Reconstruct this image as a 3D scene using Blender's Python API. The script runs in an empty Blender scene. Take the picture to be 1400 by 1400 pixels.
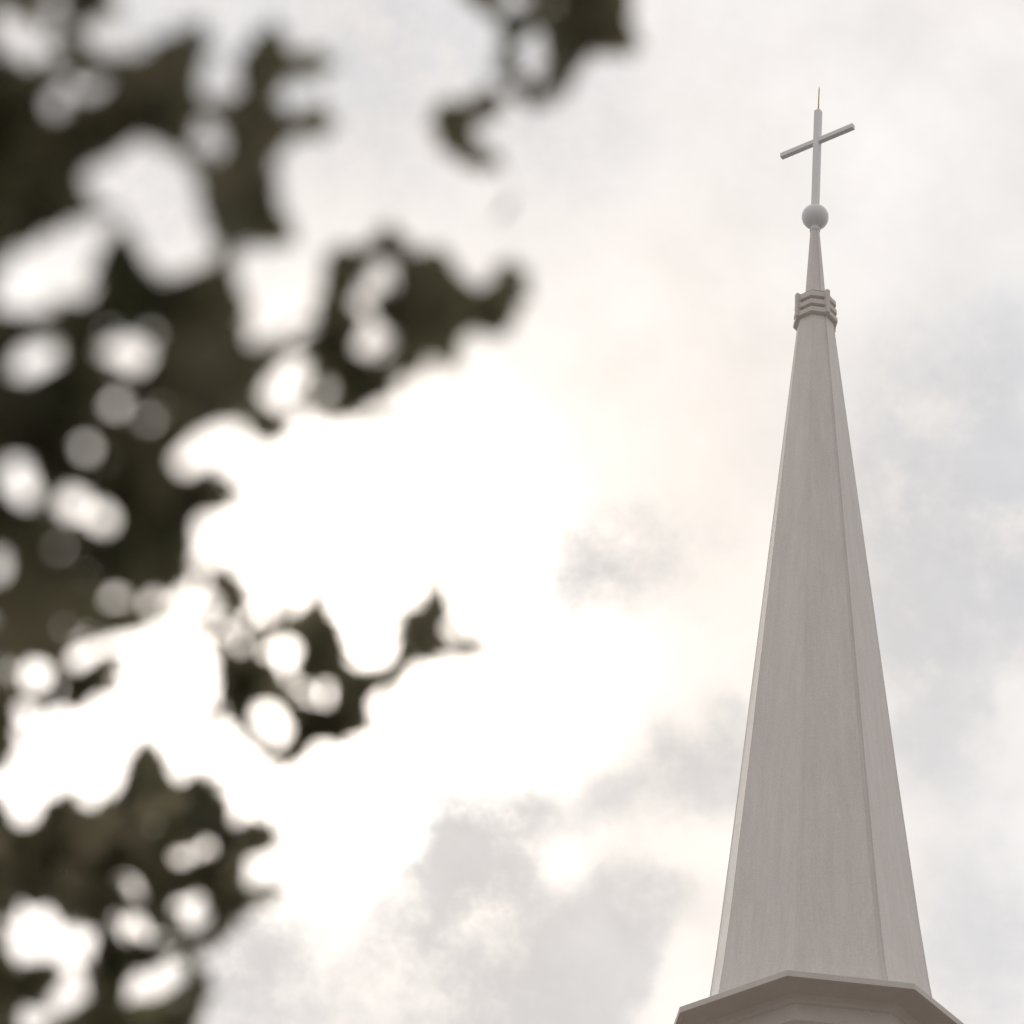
import bpy, bmesh, math, random
from mathutils import Vector, Matrix, Quaternion

scene = bpy.context.scene
COL = scene.collection
R = math.radians

# ------------------------------------------------------------------ camera
PITCH = 38.3
cd = bpy.data.cameras.new('camera')
cam = bpy.data.objects.new('camera', cd)
COL.objects.link(cam)
cam.location = (0.0, 0.0, 1.6)
cam.rotation_euler = (R(90 + PITCH), 0.0, 0.0)
cd.sensor_width = 36.0
cd.sensor_fit = 'HORIZONTAL'
cd.lens = 5000.0 / 1400.0 * 36.0
cd.shift_x = -386.0 / 1400.0
cd.clip_start = 0.05
cd.clip_end = 6000.0
cd.dof.use_dof = True
cd.dof.focus_distance = 51.0
cd.dof.aperture_fstop = 2.95
scene.camera = cam

# ------------------------------------------------------------------ sky and sun
SUN_AZ, SUN_EL = -7.37, 35.44          # degrees east of the viewing direction, and up
def sky_dir(az, el):
    a, e = R(az), R(el)
    return Vector((math.sin(a) * math.cos(e), math.cos(a) * math.cos(e), math.sin(e)))
SUN = sky_dir(SUN_AZ, SUN_EL)

world = bpy.data.worlds.new('World')
scene.world = world
world.use_nodes = True
wn, wl = world.node_tree.nodes, world.node_tree.links
wn.clear()
def wnode(t, **kw):
    n = wn.new(t)
    for k, v in kw.items():
        setattr(n, k, v)
    return n
def wmath(op, a, b=None, c=None, clamp=False):
    n = wnode('ShaderNodeMath', operation=op, use_clamp=clamp)
    for i, v in enumerate((a, b, c)):
        if v is None:
            continue
        if isinstance(v, (int, float)):
            n.inputs[i].default_value = v
        else:
            wl.new(v, n.inputs[i])
    return n.outputs[0]
def wmix(f, a, b):
    n = wnode('ShaderNodeMix', data_type='RGBA')
    for s, v in ((n.inputs[0], f), (n.inputs[6], a), (n.inputs[7], b)):
        if isinstance(v, (int, float)):
            s.default_value = v
        elif isinstance(v, tuple):
            s.default_value = (*v, 1.0)
        else:
            wl.new(v, s)
    return n.outputs[2]
coord = wnode('ShaderNodeTexCoord').outputs['Generated']
def wnoise(scale, detail, rough=0.55, offset=0.0):
    m = wnode('ShaderNodeMapping')
    m.inputs['Location'].default_value = (offset, offset * 1.7, -offset)
    wl.new(coord, m.inputs['Vector'])
    n = wnode('ShaderNodeTexNoise')
    n.inputs['Scale'].default_value = scale
    n.inputs['Detail'].default_value = detail
    n.inputs['Roughness'].default_value = rough
    wl.new(m.outputs[0], n.inputs['Vector'])
    return n
# ragged cloud outlines: the direction is jittered by turbulence
jn = wnoise(18.0, 5.0, 0.55, 3.0)
sub = wnode('ShaderNodeVectorMath', operation='SUBTRACT')
wl.new(jn.outputs['Color'], sub.inputs[0]); sub.inputs[1].default_value = (0.5, 0.5, 0.5)
mad = wnode('ShaderNodeVectorMath', operation='MULTIPLY_ADD')
wl.new(sub.outputs[0], mad.inputs[0]); mad.inputs[1].default_value = (0.055, 0.055, 0.055)
wl.new(coord, mad.inputs[2])
nrm = wnode('ShaderNodeVectorMath', operation='NORMALIZE')
wl.new(mad.outputs[0], nrm.inputs[0])
WARP = nrm.outputs[0]
def lobe(d, sigma_deg, src):
    n = wnode('ShaderNodeVectorMath', operation='DOT_PRODUCT')
    wl.new(src, n.inputs[0]); n.inputs[1].default_value = d
    k = 1.0 / R(sigma_deg) ** 2
    e = wmath('MULTIPLY_ADD', n.outputs['Value'], k, -k)
    e = wmath('MINIMUM', e, 0.0)
    return wmath('EXPONENT', e)
# thin bright overcast, glowing unevenly round the veiled sun
fine = wnoise(50.0, 8.0, 0.62, 11.0).outputs['Fac']
soft = wnoise(13.0, 3.0, 0.5, 5.0).outputs['Fac']
broad = wnoise(2.2, 4.0, 0.5, 1.0).outputs['Fac']
mid = wnoise(34.0, 5.0, 0.55, 21.0).outputs['Fac']
base = wmath('MULTIPLY_ADD', mid, 0.28, wmath('MULTIPLY_ADD', soft, 0.20, 0.665))
bright = base
for az, el, sg, amp in [(-8.51, 35.71, 1.89, 3.2), (-9.57, 38.48, 1.2, 1.0), (-7.37, 35.44, 4.81, 0.2), (-12.84, 38.28, 1.26, 0.35), (-13.15, 33.7, 2.18, 1.5), (-14.33, 37.88, 1.72, 0.7)]:
    bright = wmath('MULTIPLY_ADD', lobe(sky_dir(az, el), sg, coord), amp, bright)
halo = lobe(SUN, 6.0, coord)
# darker cloud banks with wispy edges
field = None
for az, el, sg, amp in [(3.4, 37.91, 1.38, 1.0),
        (2.47, 36.21, 1.15, 0.8),
        (2.83, 34.61, 0.92, 0.65),
        (4.49, 39.13, 1.03, 0.4),
        (1.97, 38.74, 0.69, 0.5),
        (4.33, 36.5, 0.69, 0.4),
        (2.78, 40.79, 1.03, 0.5),
        (4.51, 40.73, 0.8, 0.3),
        (-3.4, 37.39, 0.86, 0.95),
        (-4.1, 37.08, 0.57, 0.5),
        (-2.85, 37.92, 0.57, 0.45),
        (-1.4, 34.4, 0.57, 1.1),
        (-2.43, 34.27, 0.57, 0.75),
        (-3.66, 33.84, 0.4, 0.6),
        (-1.86, 33.6, 0.57, 0.45),
        (-5.27, 33.44, 0.52, 0.8),
        (-5.87, 33.25, 0.4, 0.5),
        (-4.58, 33.3, 0.4, 0.4),
        (-6.0, 32.33, 0.57, 1.1),
        (-5.27, 32.42, 0.46, 0.8),
        (-6.62, 31.68, 0.52, 0.8),
        (-6.16, 30.92, 0.69, 1.1),
        (-4.34, 31.38, 0.8, 1.1),
        (-3.04, 32.21, 0.69, 1.0),
        (-2.62, 31.71, 0.52, 0.8),
        (-4.29, 30.48, 0.8, 1.1),
        (-5.71, 30.21, 0.69, 1.0),
        (-3.75, 30.28, 0.69, 0.8),
        (-5.61, 31.45, 0.32, -0.9),
        (-4.14, 32.69, 0.46, -0.7),
        (-2.73, 30.86, 0.57, -0.6),
        (-2.12, 33.03, 0.57, -0.5),
        (2.17, 35.7, 0.52, -0.35),
        (4.16, 34.8, 0.57, -0.5),
        (3.15, 38.95, 0.34, -0.3),
        (4.28, 35.59, 0.46, -0.4),
        (3.41, 31.98, 1.03, 0.4),
        (3.1, 30.86, 1.03, 0.55),
        (-9.26, 30.51, 0.69, 1.0),
        (-10.2, 30.72, 0.57, 0.7),
        (-8.18, 30.13, 0.46, 0.7),
        (-8.8, 45.26, 1.95, 0.6),
        (-13.44, 43.78, 1.95, 0.4),
        (-4.53, 44.03, 0.8, 0.3),
        (-2.0, 44.22, 1.03, 0.12),
        (-0.39, 39.45, 0.69, 0.12)]:
    g = wmath('MULTIPLY', lobe(sky_dir(az, el), sg, WARP), amp)
    field = g if field is None else wmath('ADD', field, g)
field = wmath('SUBTRACT', 1.0, wmath('EXPONENT', wmath('MULTIPLY', field, -1.0)))
local_amp = wmath('MULTIPLY', field, 1.9)
field = wmath('MULTIPLY_ADD', wmath('SUBTRACT', mid, 0.5), wmath('MULTIPLY', local_amp, 1.1), field)
field = wmath('MULTIPLY_ADD', wmath('SUBTRACT', fine, 0.5), local_amp, field)
field = wmath('MULTIPLY_ADD', wmath('SUBTRACT', soft, 0.5), 0.35, field)
mr = wnode('ShaderNodeMapRange', interpolation_type='SMOOTHSTEP')
wl.new(field, mr.inputs['Value'])
mr.inputs['From Min'].default_value = 0.0
mr.inputs['From Max'].default_value = 0.92
dens = mr.outputs['Result']
# light fades exponentially through the cloud
GREY = wmath('MULTIPLY_ADD', mid, 0.30, wmath('MULTIPLY_ADD', fine, 0.10, 0.645 - 0.20))
ratio = wmath('DIVIDE', bright, GREY)
lum = wmath('MULTIPLY', wmath('POWER', ratio, wmath('SUBTRACT', 1.0, dens)), GREY)
# the overcast is duller on the side away from the sun
dn = wnode('ShaderNodeVectorMath', operation='DOT_PRODUCT')
wl.new(coord, dn.inputs[0]); dn.inputs[1].default_value = SUN
dull = wnode('ShaderNodeMapRange', interpolation_type='SMOOTHSTEP')
wl.new(dn.outputs['Value'], dull.inputs['Value'])
dull.inputs['From Min'].default_value = -0.5; dull.inputs['From Max'].default_value = 0.95
dull.inputs['To Min'].default_value = 0.68; dull.inputs['To Max'].default_value = 1.0
lum = wmath('MULTIPLY', lum, dull.outputs['Result'])
tint_far = wmix(wmath('MULTIPLY_ADD', wnoise(9.0, 4.0, 0.55, 31.0).outputs['Fac'], 3.0, -1.0, clamp=True), (0.995, 0.985, 0.98), (1.03, 0.970, 0.930))
tint_clear = wmix(wmath('MULTIPLY', halo, 0.9, clamp=True), tint_far, (1.0, 0.908, 0.81))
warmth = wmath('MULTIPLY_ADD', lobe(SUN, 7.5, coord), 1.3, -0.1, clamp=True)
tint_cloud = wmix(warmth, (0.957, 0.990, 1.055), (1.025, 0.985, 0.955))
tint = wmix(dens, tint_clear, tint_cloud)
comb = wnode('ShaderNodeCombineColor')
for i in range(3):
    wl.new(lum, comb.inputs[i])
mulc = wnode('ShaderNodeMix', data_type='RGBA', blend_type='MULTIPLY')
mulc.inputs[0].default_value = 1.0
wl.new(comb.outputs[0], mulc.inputs[6]); wl.new(tint, mulc.inputs[7])
cloud = mulc.outputs[2]
# blue sky of the day, thinly visible through the veil
sky = wnode('ShaderNodeTexSky', sky_type='NISHITA')
sky.sun_disc = False
sky.sun_elevation = R(SUN_EL)
sky.sun_rotation = R(SUN_AZ)
skyv = wnode('ShaderNodeVectorMath', operation='SCALE')
wl.new(sky.outputs[0], skyv.inputs[0]); skyv.inputs['Scale'].default_value = 0.1
cover = wmath('MULTIPLY_ADD', broad, 0.06, 0.92, clamp=True)
final = wmix(cover, skyv.outputs[0], cloud)
bg = wnode('ShaderNodeBackground')
bg.inputs['Strength'].default_value = 1.0
wl.new(final, bg.inputs['Color'])
wo = wnode('ShaderNodeOutputWorld')
wl.new(bg.outputs[0], wo.inputs['Surface'])

sd = bpy.data.lights.new('sun', 'SUN')
sd.energy = 0.5
sd.angle = R(12)
sd.color = (1.0, 0.90, 0.76)
sun = bpy.data.objects.new('sun', sd)
COL.objects.link(sun)
sun.location = SUN * 60
sun.rotation_euler = SUN.to_track_quat('Z', 'Y').to_euler()

scene.view_settings.view_transform = 'Standard'
scene.view_settings.look = 'None'
scene.view_settings.exposure = 0.0
scene.view_settings.gamma = 1.0
scene.view_settings.use_curve_mapping = False
scene.render.engine = 'CYCLES'
scene.cycles.use_denoising = True
scene.cycles.denoiser = 'OPENIMAGEDENOISE'
scene.cycles.denoising_input_passes = 'RGB_ALBEDO_NORMAL'
scene.cycles.use_adaptive_sampling = False
scene.cycles.max_bounces = 8
scene.cycles.filter_width = 1.5

# ------------------------------------------------------------------ materials
def material(name, rough=0.6):
    m = bpy.data.materials.new(name)
    m.use_nodes = True
    b = m.node_tree.nodes['Principled BSDF']
    b.inputs['Roughness'].default_value = rough
    return m, m.node_tree.nodes, m.node_tree.links, b
def noise(nodes, links, scale, detail=4.0, stretch=(1, 1, 1), rough=0.55):
    tc = nodes.new('ShaderNodeTexCoord')
    mp = nodes.new('ShaderNodeMapping')
    mp.inputs['Scale'].default_value = stretch
    links.new(tc.outputs['Object'], mp.inputs['Vector'])
    n = nodes.new('ShaderNodeTexNoise')
    n.inputs['Scale'].default_value = scale
    n.inputs['Detail'].default_value = detail
    n.inputs['Roughness'].default_value = rough
    links.new(mp.outputs[0], n.inputs['Vector'])
    return n.outputs['Fac']
def ramp(nodes, links, src, stops):
    r = nodes.new('ShaderNodeValToRGB')
    while len(r.color_ramp.elements) < len(stops):
        r.color_ramp.elements.new(0.5)
    for e, (p, c) in zip(r.color_ramp.elements, stops):
        e.position = p
        e.color = (*c, 1.0)
    links.new(src, r.inputs[0])
    return r.outputs[0]

def painted(name, lo, hi, rough=0.55, streak=True):
    """white paint weathered by rain: long vertical streaks over fine mottling"""
    m, nd, lk, b = material(name, rough)
    s = noise(nd, lk, 1.0, 6.0, (9, 9, 0.22) if streak else (3, 3, 3), 0.7)
    f = noise(nd, lk, 52.0, 3.0, rough=0.75)
    mx = nd.new('ShaderNodeMath'); mx.operation = 'MULTIPLY_ADD'
    lk.new(f, mx.inputs[0]); mx.inputs[1].default_value = 0.60
    ml = nd.new('ShaderNodeMath'); ml.operation = 'MULTIPLY'
    lk.new(s, ml.inputs[0]); ml.inputs[1].default_value = 0.40
    lk.new(ml.outputs[0], mx.inputs[2])
    lk.new(ramp(nd, lk, mx.outputs[0], [(0.34, lo), (0.62, hi)]), b.inputs['Base Color'])
    bp = nd.new('ShaderNodeBump'); bp.inputs['Strength'].default_value = 0.25
    bp.inputs['Distance'].default_value = 0.02
    lk.new(s, bp.inputs['Height']); lk.new(bp.outputs[0], b.inputs['Normal'])
    return m
M_SPIRE = painted('white_painted_spire', (0.625, 0.583, 0.558), (0.805, 0.760, 0.732))
M_TRIM = painted('white_painted_trim', (0.575, 0.525, 0.480), (0.68, 0.63, 0.59), streak=False)
M_CROSS = painted('white_painted_metal', (0.76, 0.765, 0.775), (0.82, 0.825, 0.835), 0.4, streak=False)
m, nd, lk, b = material('aged_brass', 0.35)
b.inputs['Metallic'].default_value = 0.9
lk.new(ramp(nd, lk, noise(nd, lk, 30), [(0.3, (0.30, 0.23, 0.10)), (0.7, (0.45, 0.36, 0.17))]), b.inputs['Base Color'])
M_BRASS = m
m, nd, lk, b = material('dark_louvre', 0.7)
lk.new(ramp(nd, lk, noise(nd, lk, 6), [(0.3, (0.05, 0.05, 0.05)), (0.7, (0.09, 0.085, 0.08))]), b.inputs['Base Color'])
M_LOUVRE = m
m, nd, lk, b = material('brick_wall', 0.85)
bt = nd.new('ShaderNodeTexBrick')
bt.inputs['Scale'].default_value = 4.0
bt.inputs['Color1'].default_value = (0.27, 0.115, 0.08, 1)
bt.inputs['Color2'].default_value = (0.33, 0.15, 0.10, 1)
bt.inputs['Mortar'].default_value = (0.40, 0.37, 0.33, 1)
tc = nd.new('ShaderNodeTexCoord'); mp = nd.new('ShaderNodeMapping')
mp.inputs['Rotation'].default_value = (R(90), 0, 0)
lk.new(tc.outputs['Object'], mp.inputs['Vector']); lk.new(mp.outputs[0], bt.inputs['Vector'])
lk.new(bt.outputs['Color'], b.inputs['Base Color'])
M_BRICK = m
m, nd, lk, b = material('slate_roof', 0.7)
lk.new(ramp(nd, lk, noise(nd, lk, 3, 5), [(0.3, (0.07, 0.07, 0.075)), (0.7, (0.13, 0.13, 0.13))]), b.inputs['Base Color'])
M_ROOF = m
m, nd, lk, b = material('pale_paving', 0.85)
lk.new(ramp(nd, lk, noise(nd, lk, 0.35, 8), [(0.3, (0.19, 0.178, 0.165)), (0.7, (0.29, 0.272, 0.252))]), b.inputs['Base Color'])
M_PAVING = m
m, nd, lk, b = material('bark', 0.9)
lk.new(ramp(nd, lk, noise(nd, lk, 14, 6, (1, 1, 0.25)), [(0.3, (0.045, 0.035, 0.026)), (0.7, (0.12, 0.095, 0.07))]), b.inputs['Base Color'])
M_BARK = m
# leaf: dull green blade; light scatters through it; a faint warm transparency stands in for lens glare
m, nd, lk, b = material('leaf', 0.5)
out = nd['Material Output']
oi = noise(nd, lk, 7.0, 2.0)
colr = ramp(nd, lk, oi, [(0.25, (0.018, 0.030, 0.012)), (0.5, (0.026, 0.033, 0.016)), (0.8, (0.038, 0.035, 0.021))])
lk.new(colr, b.inputs['Base Color'])
b.inputs['Specular IOR Level'].default_value = 0.25
tr = nd.new('ShaderNodeBsdfTranslucent')
lk.new(ramp(nd, lk, oi, [(0.25, (0.25, 0.240, 0.135)), (0.8, (0.31, 0.262, 0.17))]), tr.inputs['Color'])
mx = nd.new('ShaderNodeMixShader'); mx.inputs[0].default_value = 0.42
lk.new(b.outputs[0], mx.inputs[1]); lk.new(tr.outputs[0], mx.inputs[2])
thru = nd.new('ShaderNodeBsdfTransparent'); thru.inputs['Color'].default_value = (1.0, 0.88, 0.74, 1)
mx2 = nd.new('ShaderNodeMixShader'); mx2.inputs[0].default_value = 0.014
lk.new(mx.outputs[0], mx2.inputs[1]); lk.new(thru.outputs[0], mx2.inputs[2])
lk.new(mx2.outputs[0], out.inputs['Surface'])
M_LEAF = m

# ------------------------------------------------------------------ mesh helpers
def link(name, bm, mat, parent=None, smooth=False):
    me = bpy.data.meshes.new(name)
    bmesh.ops.recalc_face_normals(bm, faces=bm.faces)
    bm.to_mesh(me); bm.free()
    me.materials.append(mat)
    if smooth:
        for p in me.polygons:
            p.use_smooth = True
    o = bpy.data.objects.new(name, me)
    COL.objects.link(o)
    if parent is not None:
        o.parent = parent
    return o
def thing(name, label, cat, loc=(0, 0, 0), group=None):
    o = bpy.data.objects.new(name, None)
    COL.objects.link(o)
    o.location = loc
    o['label'] = label; o['category'] = cat
    if group:
        o['group'] = group
    return o
def structure(o):
    o['kind'] = 'structure'
    return o
def loft(bm, rings, cap_lo=True, cap_hi=True):
    vs = [[bm.verts.new(p) for p in ring] for ring in rings]
    n = len(vs[0])
    for a, b_ in zip(vs, vs[1:]):
        for i in range(n):
            bm.faces.new((a[i], a[(i + 1) % n], b_[(i + 1) % n], b_[i]))
    if cap_lo:
        bm.faces.new(vs[0][::-1])
    if cap_hi:
        bm.faces.new(vs[-1])
ROT = -11.0                       # one arris of the octagon looks almost at the viewer
def octring(rad, z, batten=0.0):
    """octagon in plan; with battens each arris carries a narrow raised cover strip"""
    pts = []
    for k in range(8):
        a = R(ROT + 45 * k)
        if batten <= 0:
            pts.append((rad * math.sin(a), -rad * math.cos(a), z))
        else:
            w = batten
            # every other arris: the next sheet laps over, leaving a shadow gap; the rest carry a flat cap
            prof_ = ((-4.2, 0.0), (-3.9, -w * 1.5), (-0.4, -w * 1.5), (0.0, w * 0.15)) if k % 2 else \
                    ((-1.5, 0.0), (-1.4, w * 0.4), (1.4, w * 0.4), (1.5, 0.0))
            for s, lift in prof_:
                # along the neighbouring faces, s*w away from the arris
                t = abs(s) * w
                b2 = a + math.copysign(R(45), s if s else 1)
                q0 = Vector((math.sin(a), -math.cos(a))) * rad
                q1 = Vector((math.sin(b2), -math.cos(b2))) * rad
                q = q0 + (q1 - q0).normalized() * t
                q = q + q.normalized() * lift
                pts.append((q.x, q.y, z))
    return pts
def box(bm, cx, cy, cz, sx, sy, sz, rz=0.0, bevel=0.0):
    m = Matrix.Translation((cx, cy, cz)) @ Matrix.Rotation(rz, 4, 'Z') @ Matrix.Diagonal((sx, sy, sz, 1))
    g = bmesh.ops.create_cube(bm, size=1.0, matrix=m)
    if bevel:
        es = {e for v in g['verts'] for e in v.link_edges}
        bmesh.ops.bevel(bm, geom=list(es), offset=bevel, segments=2, affect='EDGES', profile=0.6)
def tube(bm, pts, radii, n=6):
    rings = []
    up0 = Vector((0.31, 0.17, 0.93))
    for i, p in enumerate(pts):
        p = Vector(p)
        t = (Vector(pts[min(i + 1, len(pts) - 1)]) - Vector(pts[max(i - 1, 0)]))
        if t.length < 1e-6:
            t = Vector((0, 0, 1))
        t.normalize()
        s = t.cross(up0)
        if s.length < 1e-3:
            s = t.cross(Vector((1, 0, 0)))
        s.normalize(); u = s.cross(t)
        rings.append([p + (s * math.cos(2 * math.pi * k / n) + u * math.sin(2 * math.pi * k / n)) * radii[i] for k in range(n)])
    loft(bm, rings)

# ------------------------------------------------------------------ ground
bm = bmesh.new()
bmesh.ops.create_grid(bm, x_segments=40, y_segments=40, size=2500)
g = structure(link('ground', bm, M_PAVING))

# ------------------------------------------------------------------ church steeple
AX, AY = 0.304, 39.806
st = thing('church_steeple', 'tall white octagonal church steeple tapering up to a ball and thin cross', 'steeple', (AX, AY, 0))
Z_LIP = 24.375
# spire: eight flat faces, slightly kicked out at the foot
bm = bmesh.new()
prof = [(24.60, 1.560), (24.72, 1.512), (24.95, 1.468), (25.35, 1.408), (26.2, 1.305), (28.5, 1.062), (31.75, 0.738), (34.2, 0.492), (36.62, 0.252)]
loft(bm, [octring(r_, z, 0.006 + 0.008 * r_) for z, r_ in prof])
spire = link('spire', bm, M_SPIRE, st)
bm = bmesh.new()
loft(bm, [octring(r_, z, 0.007) for z, r_ in [(36.60, 0.186), (37.18, 0.141), (38.30, 0.069)]])
link('spire_tip', bm, M_SPIRE, st)
# collar: three rolled bands between four upright brackets
bm = bmesh.new()
rings = [octring(0.245, 36.452)]
z0 = 36.47
for k in range(3):
    zb = z0 + 0.158 * k
    for dz, rr in ((0.0, 0.304), (0.014, 0.328), (0.090, 0.324), (0.110, 0.312), (0.120, 0.262), (0.150, 0.262)):
        rings.append(octring(rr - 0.010 * k, zb + dz))
rings.append(octring(0.262, z0 + 0.470)); rings.append(octring(0.150, z0 + 0.505))
loft(bm, rings)
link('collar', bm, M_TRIM, st)
for k in range(4):
    a = R(ROT - 45 + 90 * k)
    bm = bmesh.new()
    box(bm, 0.298 * math.sin(a), -0.298 * math.cos(a), 36.705, 0.062, 0.080, 0.43, a, 0.006)
    link('bracket', bm, M_TRIM, st)
# ball on a short neck
bm = bmesh.new()
N = 40
prof = [(0.060, 38.29), (0.066, 38.31), (0.078, 38.318), (0.078, 38.345), (0.062, 38.36), (0.060, 38.42)]
loft(bm, [[(r_ * math.sin(2 * math.pi * i / N), r_ * math.cos(2 * math.pi * i / N), z) for i in range(N)] for r_, z in prof])
bmesh.ops.create_uvsphere(bm, u_segments=48, v_segments=28, radius=0.201, matrix=Matrix.Translation((0.004, 0, 38.60)))
link('ball_finial', bm, M_CROSS, st, smooth=True)
# cross: square upright and crossbar, leaning a little
tilt = Matrix.Translation((0.006, 0, 38.78)) @ Matrix.Rotation(R(1.5), 4, 'Y')
CB = R(32.0)
bm = bmesh.new()
box(bm, 0, 0, 1.008, 0.094, 0.094, 2.016, CB + R(24), 0.008)
bm.transform(tilt)
cross = link('cross', bm, M_CROSS, st)
bm = bmesh.new()
box(bm, 0, 0, 1.375, 1.28, 0.078, 0.082, -CB, 0.007)
bm.transform(tilt)
link('crossbar', bm, M_CROSS, cross)
bm = bmesh.new()
p0, p1 = tilt @ Vector((0, 0, 2.0)), tilt @ Vector((0.004, 0, 2.535))
tube(bm, [p0, p0 + (p1 - p0) * 0.12, p0 + (p1 - p0) * 0.13, p0 + (p1 - p0) * 0.9, p1], [0.015, 0.015, 0.0105, 0.009, 0.002], 10)
link('lightning_rod', bm, M_BRASS, st, smooth=True)
# cornice under the spire
bm = bmesh.new()
prof = [(1.46, 23.90), (1.60, 24.00), (1.625, 24.02), (1.60, 24.055), (1.565, 24.075), (1.565, 24.27), (1.60, 24.285), (1.61, 24.33), (1.66, 24.365), (1.80, 24.385),
        (1.97, 24.395), (1.985, 24.372), (2.05, 24.376), (2.05, 24.455), (2.035, 24.466), (1.93, 24.474), (1.80, 24.50), (1.68, 24.56), (1.58, 24.65), (1.46, 24.67)]
loft(bm, [octring(r_, z) for r_, z in prof])
link('cornice', bm, M_TRIM, st)
# belfry drum with louvred openings
bm = bmesh.new()
loft(bm, [octring(r_, z) for r_, z in [(1.75, 20.6), (1.75, 20.9), (1.50, 21.0), (1.50, 23.95)]])
bel = link('belfry', bm, M_TRIM, st)
for k in range(8):
    a = R(ROT + 22.5 + 45 * k)
    ap = 1.50 * math.cos(R(22.5))
    bm = bmesh.new()
    pts = [(-0.36, 21.35), (0.36, 21.35), (0.36, 22.95)] + [(0.36 * math.cos(R(t)), 22.95 + 0.36 * math.sin(R(t))) for t in range(15, 180, 15)] + [(-0.36, 22.95)]
    loft(bm, [[(x, -ap + 0.02, z) for x, z in pts], [(x, -ap - 0.012, z) for x, z in pts]])
    for j in range(11):
        box(bm, 0, -ap - 0.02, 21.45 + 0.14 * j, 0.70, 0.03, 0.05)
    bm.transform(Matrix.Rotation(a, 4, 'Z'))
    link('louvre', bm, M_LOUVRE, bel)
bm = bmesh.new()
box(bm, 0, 0, 10.3, 4.2, 4.2, 20.6, R(-32))
for zz, ww in ((20.25, 4.5), (20.5, 4.7)):
    box(bm, 0, 0, zz, ww, ww, 0.22, R(-32), 0.03)
link('tower', bm, M_BRICK, st)
bm = bmesh.new()
box(bm, 0, 15.0, 4.0, 10.0, 24.0, 8.0)
bm.transform(Matrix.Rotation(R(-32), 4, 'Z'))
nave = link('nave', bm, M_BRICK, st)
bm = bmesh.new()
loft(bm, [[(-5.4, 2.6, 7.9), (5.4, 2.6, 7.9), (0, 2.6, 12.6)], [(-5.4, 27.4, 7.9), (5.4, 27.4, 7.9), (0, 27.4, 12.6)]])
bm.transform(Matrix.Rotation(R(-32), 4, 'Z'))
link('roof', bm, M_ROOF, nave)

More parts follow.
